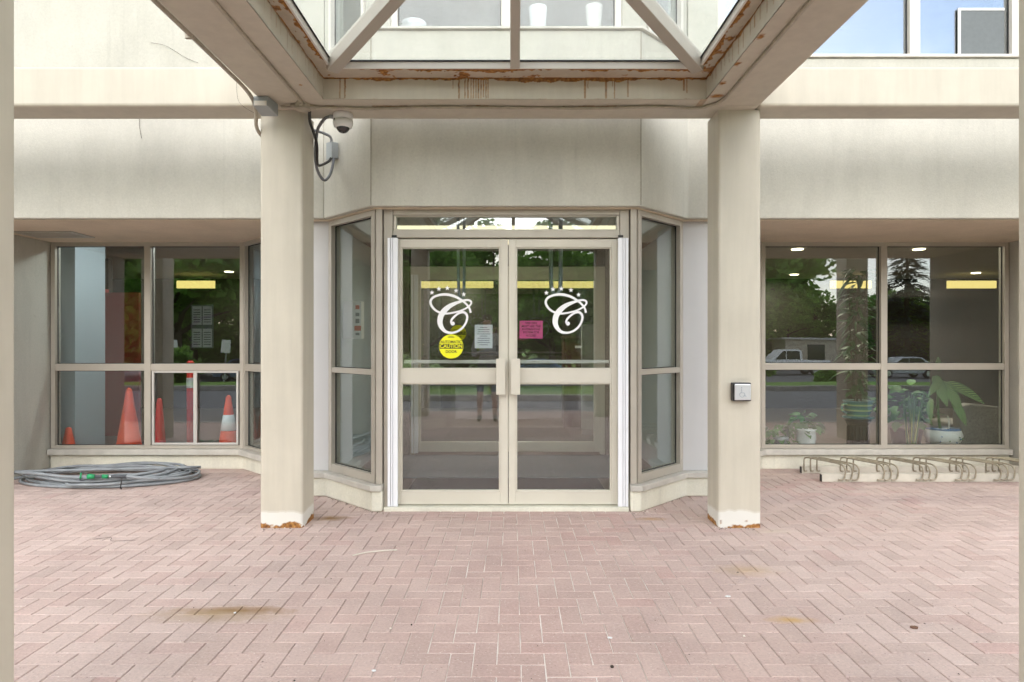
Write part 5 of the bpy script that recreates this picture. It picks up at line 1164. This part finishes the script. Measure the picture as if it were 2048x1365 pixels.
def shrub(x, y, z, r_, label, seed):
    t = thing('shrub', label, 'shrub', (x, y, z), 'shrubs on the lawn'); rng = random.Random(seed); m_ = MB(); crown(m_, (x, y, z + r_ * 0.6), r_, r_ * 0.75, 1500, 0.11, rng, 10)
    m_.build('foliage', M['leaf2'], t); MB().tube([(x, y, z - 0.2), (x, y, z + r_ * 0.6)], 0.05, 6).build('stem', M['bark'], t)
shrub(9.6, -12.5, -0.35, 0.8, 'round shrub on the lawn, mirrored at the left edge of the right window', 1)
shrub(12.6, -12.0, -0.40, 0.55, 'smaller round shrub on the lawn below the mirrored truck', 2)
shrub(-11.4, -8.2, -0.05, 0.9, 'round shrub on the lawn, mirrored in the left window', 3)

def wheel(t, x, y, z, r_, ax=1):
    w = MB(); prof = [(r_ * .55, -.10), (r_ * .95, -.11), (r_, -.07), (r_, .07), (r_ * .95, .11), (r_ * .55, .10)]
    vs = []; n = 22
    for rr, o_ in prof:
        for k in range(n): a = 2 * math.pi * k / n; vs.append((x + rr * math.cos(a), y + o_, z + rr * math.sin(a)))
    w.add(vs, [(i * n + k, i * n + (k + 1) % n, (i + 1) * n + (k + 1) % n, (i + 1) * n + k) for i in range(5) for k in range(n)] + [tuple(range(n)), tuple(5 * n + k for k in range(n))])
    o = w.build('wheel', M['tyre'], t); MB().disc_y(x, z, y - 0.13 if ax > 0 else y + 0.11, r_ * 0.58, 0.02, 18).build('rim', M['chrome'], o); MB().disc_y(x, z, y + 0.11, r_ * 0.58, 0.02, 18).build('rim', M['chrome'], o)
def vehicle(name, label, cat, x, y, z, paint, lower, cabin, win, width, wheels, flip=False, bed=None, group='vehicles parked across the driveway'):
    """profiles in local x,z; the nose points to -x unless flipped"""
    t = thing(name, label, cat, (x, y, z), group); sgn = -1 if flip else 1
    f = lambda P: [(x + sgn * a, z + b) for a, b in (P if sgn > 0 else P[::-1])]
    MB().extrude_y(f(lower), y - width / 2, y + width / 2).build('body', M[paint], t, bevel=0.06, seg=3)
    MB().extrude_y(f(cabin), y - width / 2 + 0.14, y + width / 2 - 0.14).build('cabin', M[paint], t, bevel=0.06, seg=3)
    for w_ in win:
        for yy in (y - width / 2 + 0.125, y + width / 2 - 0.145): MB().extrude_y(f(w_), yy, yy + 0.02).build('window', M['carglass'], t)
    for wx, r_ in wheels:
        for yy in (y - width / 2 + 0.1, y + width / 2 - 0.1): wheel(t, x + sgn * wx, yy, z + r_, r_)
    xs = [a for a, b in lower]; nose, tail = min(xs), max(xs)
    for yy in (y - width / 2 + 0.1, y + width / 2 - 0.42):
        MB().box(*sorted((x + sgn * (nose - 0.01), x + sgn * (nose + 0.12))), yy, yy + 0.32, z + 0.72, z + 0.88).build('headlight', M['chrome'], t, bevel=0.02)
        MB().box(*sorted((x + sgn * (tail - 0.08), x + sgn * (tail + 0.01))), yy, yy + 0.30, z + 0.75, z + 1.0).build('tail_light', M['redlamp'], t, bevel=0.02)
    return t
vehicle('pickup_truck', 'white pickup truck mirrored in the right window', 'pickup truck', 20.9, -36, -1.14, 'carwhite',
    [(-2.9, .42), (2.9, .42), (2.95, .6), (2.93, 1.12), (-1.2, 1.14), (-2.6, 1.08), (-2.92, .95), (-2.95, .6)],
    [(-1.45, 1.10), (0.95, 1.12), (0.85, 1.85), (0.5, 1.92), (-0.5, 1.90)], [[(-1.15, 1.18), (-0.35, 1.18), (-0.35, 1.80), (-0.55, 1.80)], [(-0.27, 1.18), (0.75, 1.18), (0.68, 1.80), (-0.27, 1.80)]], 1.95, [(-1.95, .40), (1.85, .40)])
sedan_l = [(-2.2, .32), (2.2, .32), (2.25, .55), (2.2, .95), (1.2, .98), (-1.0, .95), (-2.0, .80), (-2.25, .62)]
sedan_c = [(-1.1, .92), (1.75, .94), (1.1, 1.42), (0.5, 1.50), (-0.3, 1.46)]
sedan_w = [[(-0.85, .97), (0.1, .97), (0.1, 1.40), (-0.3, 1.40)], [(0.17, .97), (1.4, .97), (1.0, 1.38), (0.17, 1.41)]]
vehicle('parked_car', 'silver car mirrored in the right pane of the right window', 'car', 27.3, -32, -1.14, 'carsilver', sedan_l, sedan_c, sedan_w, 1.8, [(-1.4, .33), (1.4, .33)])
vehicle('parked_car', 'blue grey car behind the two sign posts, mirrored in the left window', 'car', -16.4, -27.5, -1.14, 'carblue', sedan_l, sedan_c, sedan_w, 1.8, [(-1.4, .33), (1.4, .33)], True)
vehicle('parked_car', 'blue grey car mirrored in the right glass door below the pink notice', 'car', 1.3, -29, -1.14, 'carblue', sedan_l, sedan_c, sedan_w, 1.8, [(-1.4, .33), (1.4, .33)])
for k, (x, tilt) in enumerate(((-13.4, -0.10), (-11.4, 0.09))):
    t = thing('sign_post', ('left of the two white sign backs mirrored in the left window', 'right of the two white sign backs mirrored in the left window')[k], 'sign', (x, -12.0, -0.3), 'sign posts across the driveway')
    MB().tube([(x - tilt, -12.03, -0.6), (x + tilt * .8, -12.03, 1.42)], 0.028, 8).build('post', M['greybox'], t)
    MB().beam((x + tilt * .35, -11.98, 0.93), (x + tilt * .8, -11.98, 1.43), 0.36, 0.02, (0, 1, 0)).build('plate', M['signback'], t)
sd = thing('garden_shed', 'beige flat roofed shed behind the white pickup truck', 'shed', (27.2, -45, -1.2))
MB().box(24.4, 29.6, -47.5, -44.5, -1.25, 1.55).build('wall', M['shed'], sd, bevel=0.02)
MB().box(24.1, 29.9, -47.8, -44.2, 1.552, 1.72).build('roof', M['roomwall'], sd, bevel=0.02)
MB().box(26.4, 27.9, -44.49, -44.45, -1.1, 1.1).build('doorway', M['carglass'], sd)

# ================================================================== small things
tag(MB().tube(catmull([(-1.00, 4.11, 0.006), (-0.92, 4.17, 0.007), (-0.80, 4.21, 0.006), (-0.74, 4.22, 0.005)], 5), 0.0042, 6).build('twig', M['twig']), 'curved pale dry twig on the paving in front of the left door', 'twig')
tag(MB().tube(catmull([(-2.85, 4.46, 0.003), (-2.75, 4.49, 0.006), (-2.70, 4.42, 0.004), (-2.55, 4.44, 0.003)], 4), 0.0016, 5).build('twig', M['darktwig']), 'thin dark twig on the paving between hose and left column', 'twig')
M['deadleaf'] = simple('dry_brown_leaf', (0.20, 0.10, 0.06), 0.9, 0, 0.4, 60)
def scrap(px, py, w, l, label, mat='paper'):
    d_ = F * CH / (py - HY); x = PX(px, d_); rng = random.Random(int(px)); m_ = MB()
    pts_ = [(x + w * math.cos(a) * rng.uniform(.6, 1), d_ + l * math.sin(a) * rng.uniform(.6, 1)) for a in (0, .9, 1.9, 2.9, 3.9, 5.2)]
    m_.prism(pts_, 0.0025, 0.0075); tag(m_.build('paper_scrap', M[mat], bevel=0.001), label, 'litter', 'scraps lying on the paving')
scrap(748, 1344, 0.014, 0.008, 'white scrap on the paving at the bottom edge left of centre')
scrap(1456, 1195, 0.018, 0.010, 'white scrap on the paving below the right column')
scrap(1220, 1278, 0.016, 0.008, 'white scrap on the paving right of centre near the bottom')
scrap(470, 1228, 0.008, 0.008, 'white crumb beside the brown stain on the left')
scrap(1828, 1257, 0.024, 0.018, 'dry brown leaf on the paving at the lower right', 'deadleaf')
scrap(1224, 1336, 0.012, 0.012, 'dark bottle cap sized scrap at the bottom right of centre', 'soil')
scrap(823, 1252, 0.006, 0.006, 'tiny dark crumb on the paving left of centre', 'soil')
lt = MB(); lr = random.Random(44)
for k in range(420):
    y = lr.uniform(2.4, 6.8); x = lr.uniform(-1, 1) * (y * 0.79)
    if y > front_y(x) - 0.12 or (1.48 < abs(x) < 1.86 and 4.7 < y < 5.06): continue
    r_ = lr.uniform(0.0015, 0.006) * (1.6 if lr.random() < .1 else 1); a = lr.uniform(0, 6.28); z = 0.0022
    lt.add([(x + r_ * math.cos(a), y + r_ * math.sin(a), z), (x + r_ * math.cos(a + 2), y + r_ * .7 * math.sin(a + 2), z), (x + r_ * math.cos(a + 3.3), y + r_ * math.sin(a + 3.3), z), (x, y, z + r_ * .6)], [(0, 1, 3), (1, 2, 3), (2, 0, 3)], k % 3)
for k in range(160):                          # grit gathered along the plinths and column feet
    if k < 110: x = lr.choice((lr.uniform(-1.66, -1.0), lr.uniform(0.92, 1.56))); y = front_y(x) - abs(lr.gauss(0.02, .05)) - 0.01
    else: x = lr.choice((-1.67, 1.655)) + lr.uniform(-.2, .2); y = 4.735 - abs(lr.gauss(0, .03))
    r_ = lr.uniform(0.002, 0.009); a = lr.uniform(0, 6.28); z = 0.002
    lt.add([(x + r_ * math.cos(a), y + r_ * math.sin(a), z), (x + r_ * math.cos(a + 2), y + r_ * .7 * math.sin(a + 2), z), (x + r_ * math.cos(a + 3.3), y + r_ * math.sin(a + 3.3), z), (x, y, z + r_ * .6)], [(0, 1, 3), (1, 2, 3), (2, 0, 3)], k % 3)
tag(lt.build('leaf_litter', [M['soil'], M['twig'], M['darktwig']]), 'specks of dry leaf and grit scattered over the paving', 'litter', kind='stuff')
# dead vine tendrils on the wall
yw = 5.655
tag(MB().tube(catmull([(PX(302, yw), yw, PZ(86, yw)), (PX(330, yw), yw - .01, PZ(92, yw)), (PX(352, yw), yw, PZ(104, yw)), (PX(372, yw), yw - .01, PZ(117, yw)), (PX(396, yw), yw, PZ(126, yw))], 5), 0.0014, 5).build('dead_vine', M['darktwig']), 'thin dead vine on the cream wall above the left beam', 'vine')
tag(MB().tube(catmull([(PX(281, yw), yw, PZ(225, yw)), (PX(280, yw), yw - .01, PZ(250, yw)), (PX(283, yw), yw, PZ(277, yw))], 5), 0.002, 5).build('dead_vine', M['darktwig']), 'short dead vine hanging below the left beam', 'vine')
tag(MB().tube(catmull([(PX(473, 4.64), 4.64, PZ(165, 4.64)), (PX(478, 4.64), 4.62, PZ(200, 4.64)), (PX(492, 4.64), 4.60, PZ(218, 4.64)), (PX(520, 4.7), 4.66, PZ(234, 4.7))], 5), 0.0013, 5).build('loose_wire', M['darktwig']), 'thin loose wire hanging on the left beam beside the column', 'wire')

# ================================================================== the photographer, seen only mirrored in the doors
def person(x, y):
    t = thing('person', 'person in dark shorts and grey shirt behind the camera, mirrored in the door', 'person', (x, y, 0))
    V = [(0,0,.95),(0,0,1.12),(0,.01,1.30),(0,.01,1.44),(0,.02,1.52),(0,.04,1.60),(0,.03,1.70),(0,.02,1.75)]
    Rd = [(.15,.11),(.14,.10),(.17,.11),(.10,.08),(.055,.055),(.075,.09),(.078,.095),(.05,.06)]
    E = [(0,1),(1,2),(2,3),(3,4),(4,5),(5,6),(6,7)]
    def chain(start, pts, rs):
        p = start
        for q, r_ in zip(pts, rs): V.append(q); Rd.append(r_ if isinstance(r_, tuple) else (r_, r_)); E.append((p, len(V) - 1)); p = len(V) - 1
        return p
    for s_ in (-1, 1):
        chain(0, [(s_*.10,0,.86),(s_*.115,.01,.68),(s_*.12,.03,.49),(s_*.125,.0,.33),(s_*.13,-.02,.09),(s_*.135,.03,.045),(s_*.14,.14,.035)], [.095,.085,.058,.056,.038,.042,.036])
        w = chain(3, [(s_*.13,.01,1.42),(s_*.20,.0,1.38),(s_*.24,-.02,1.12),(s_*.15,.20,1.16)], [.07,.058,.045,.032])
        w = chain(w, [(s_*.11,.26,1.18)], [(.022,.035)])
        for k in range(4): chain(w, [(s_*.10 - s_*.012*k,.30,1.21-.016*k),(s_*.085 - s_*.012*k,.335,1.215-.016*k),(s_*.065 - s_*.008*k,.345,1.21-.016*k)], [.0095,.009,.0075])
        chain(w, [(s_*.085,.265,1.215),(s_*.07,.285,1.235)], [.011,.009])
    me = bpy.data.meshes.new('body'); me.from_pydata(V, E, []); 
    o = bpy.data.objects.new('body', me); link(o); o.parent = t
    sk = o.modifiers.new('skin', 'SKIN'); sd_ = me.skin_vertices[0].data
    for i, r_ in enumerate(Rd): sd_[i].radius = r_
    sd_[0].use_root = True; o.modifiers.new('sub', 'SUBSURF').levels = 1; o.modifiers['sub'].render_levels = 1
    tt = NT('clothed_person'); sp = tt.n('SeparateXYZ'); tt.l(tt.n('TexCoord').outputs['Object'], sp.inputs[0])
    c = tt.ramp(tt.math('MULTIPLY', sp.outputs[2], 0.5), [(0.0, (.03,.03,.035)), (0.048, (.03,.03,.035)), (0.052, (.42,.26,.19)), (0.255, (.42,.26,.19)), (0.258, (.035,.04,.06)), (0.495, (.035,.04,.06)), (0.50, (.30,.31,.33)), (0.742, (.30,.31,.33)), (0.746, (.45,.28,.2))])
    tt.principled(c, 0.8); me.materials.append(tt.m)
    for p in me.polygons: p.use_smooth = True
    hb = MB().lathe([(.02,.115),(.07,.09),(.085,.05),(.084,.01),(.07,-.02)], (x, y + 0.018, 1.71), 16).build('hair', M['bark'], t, smooth=True)
    return t
person(-0.42, -0.55)
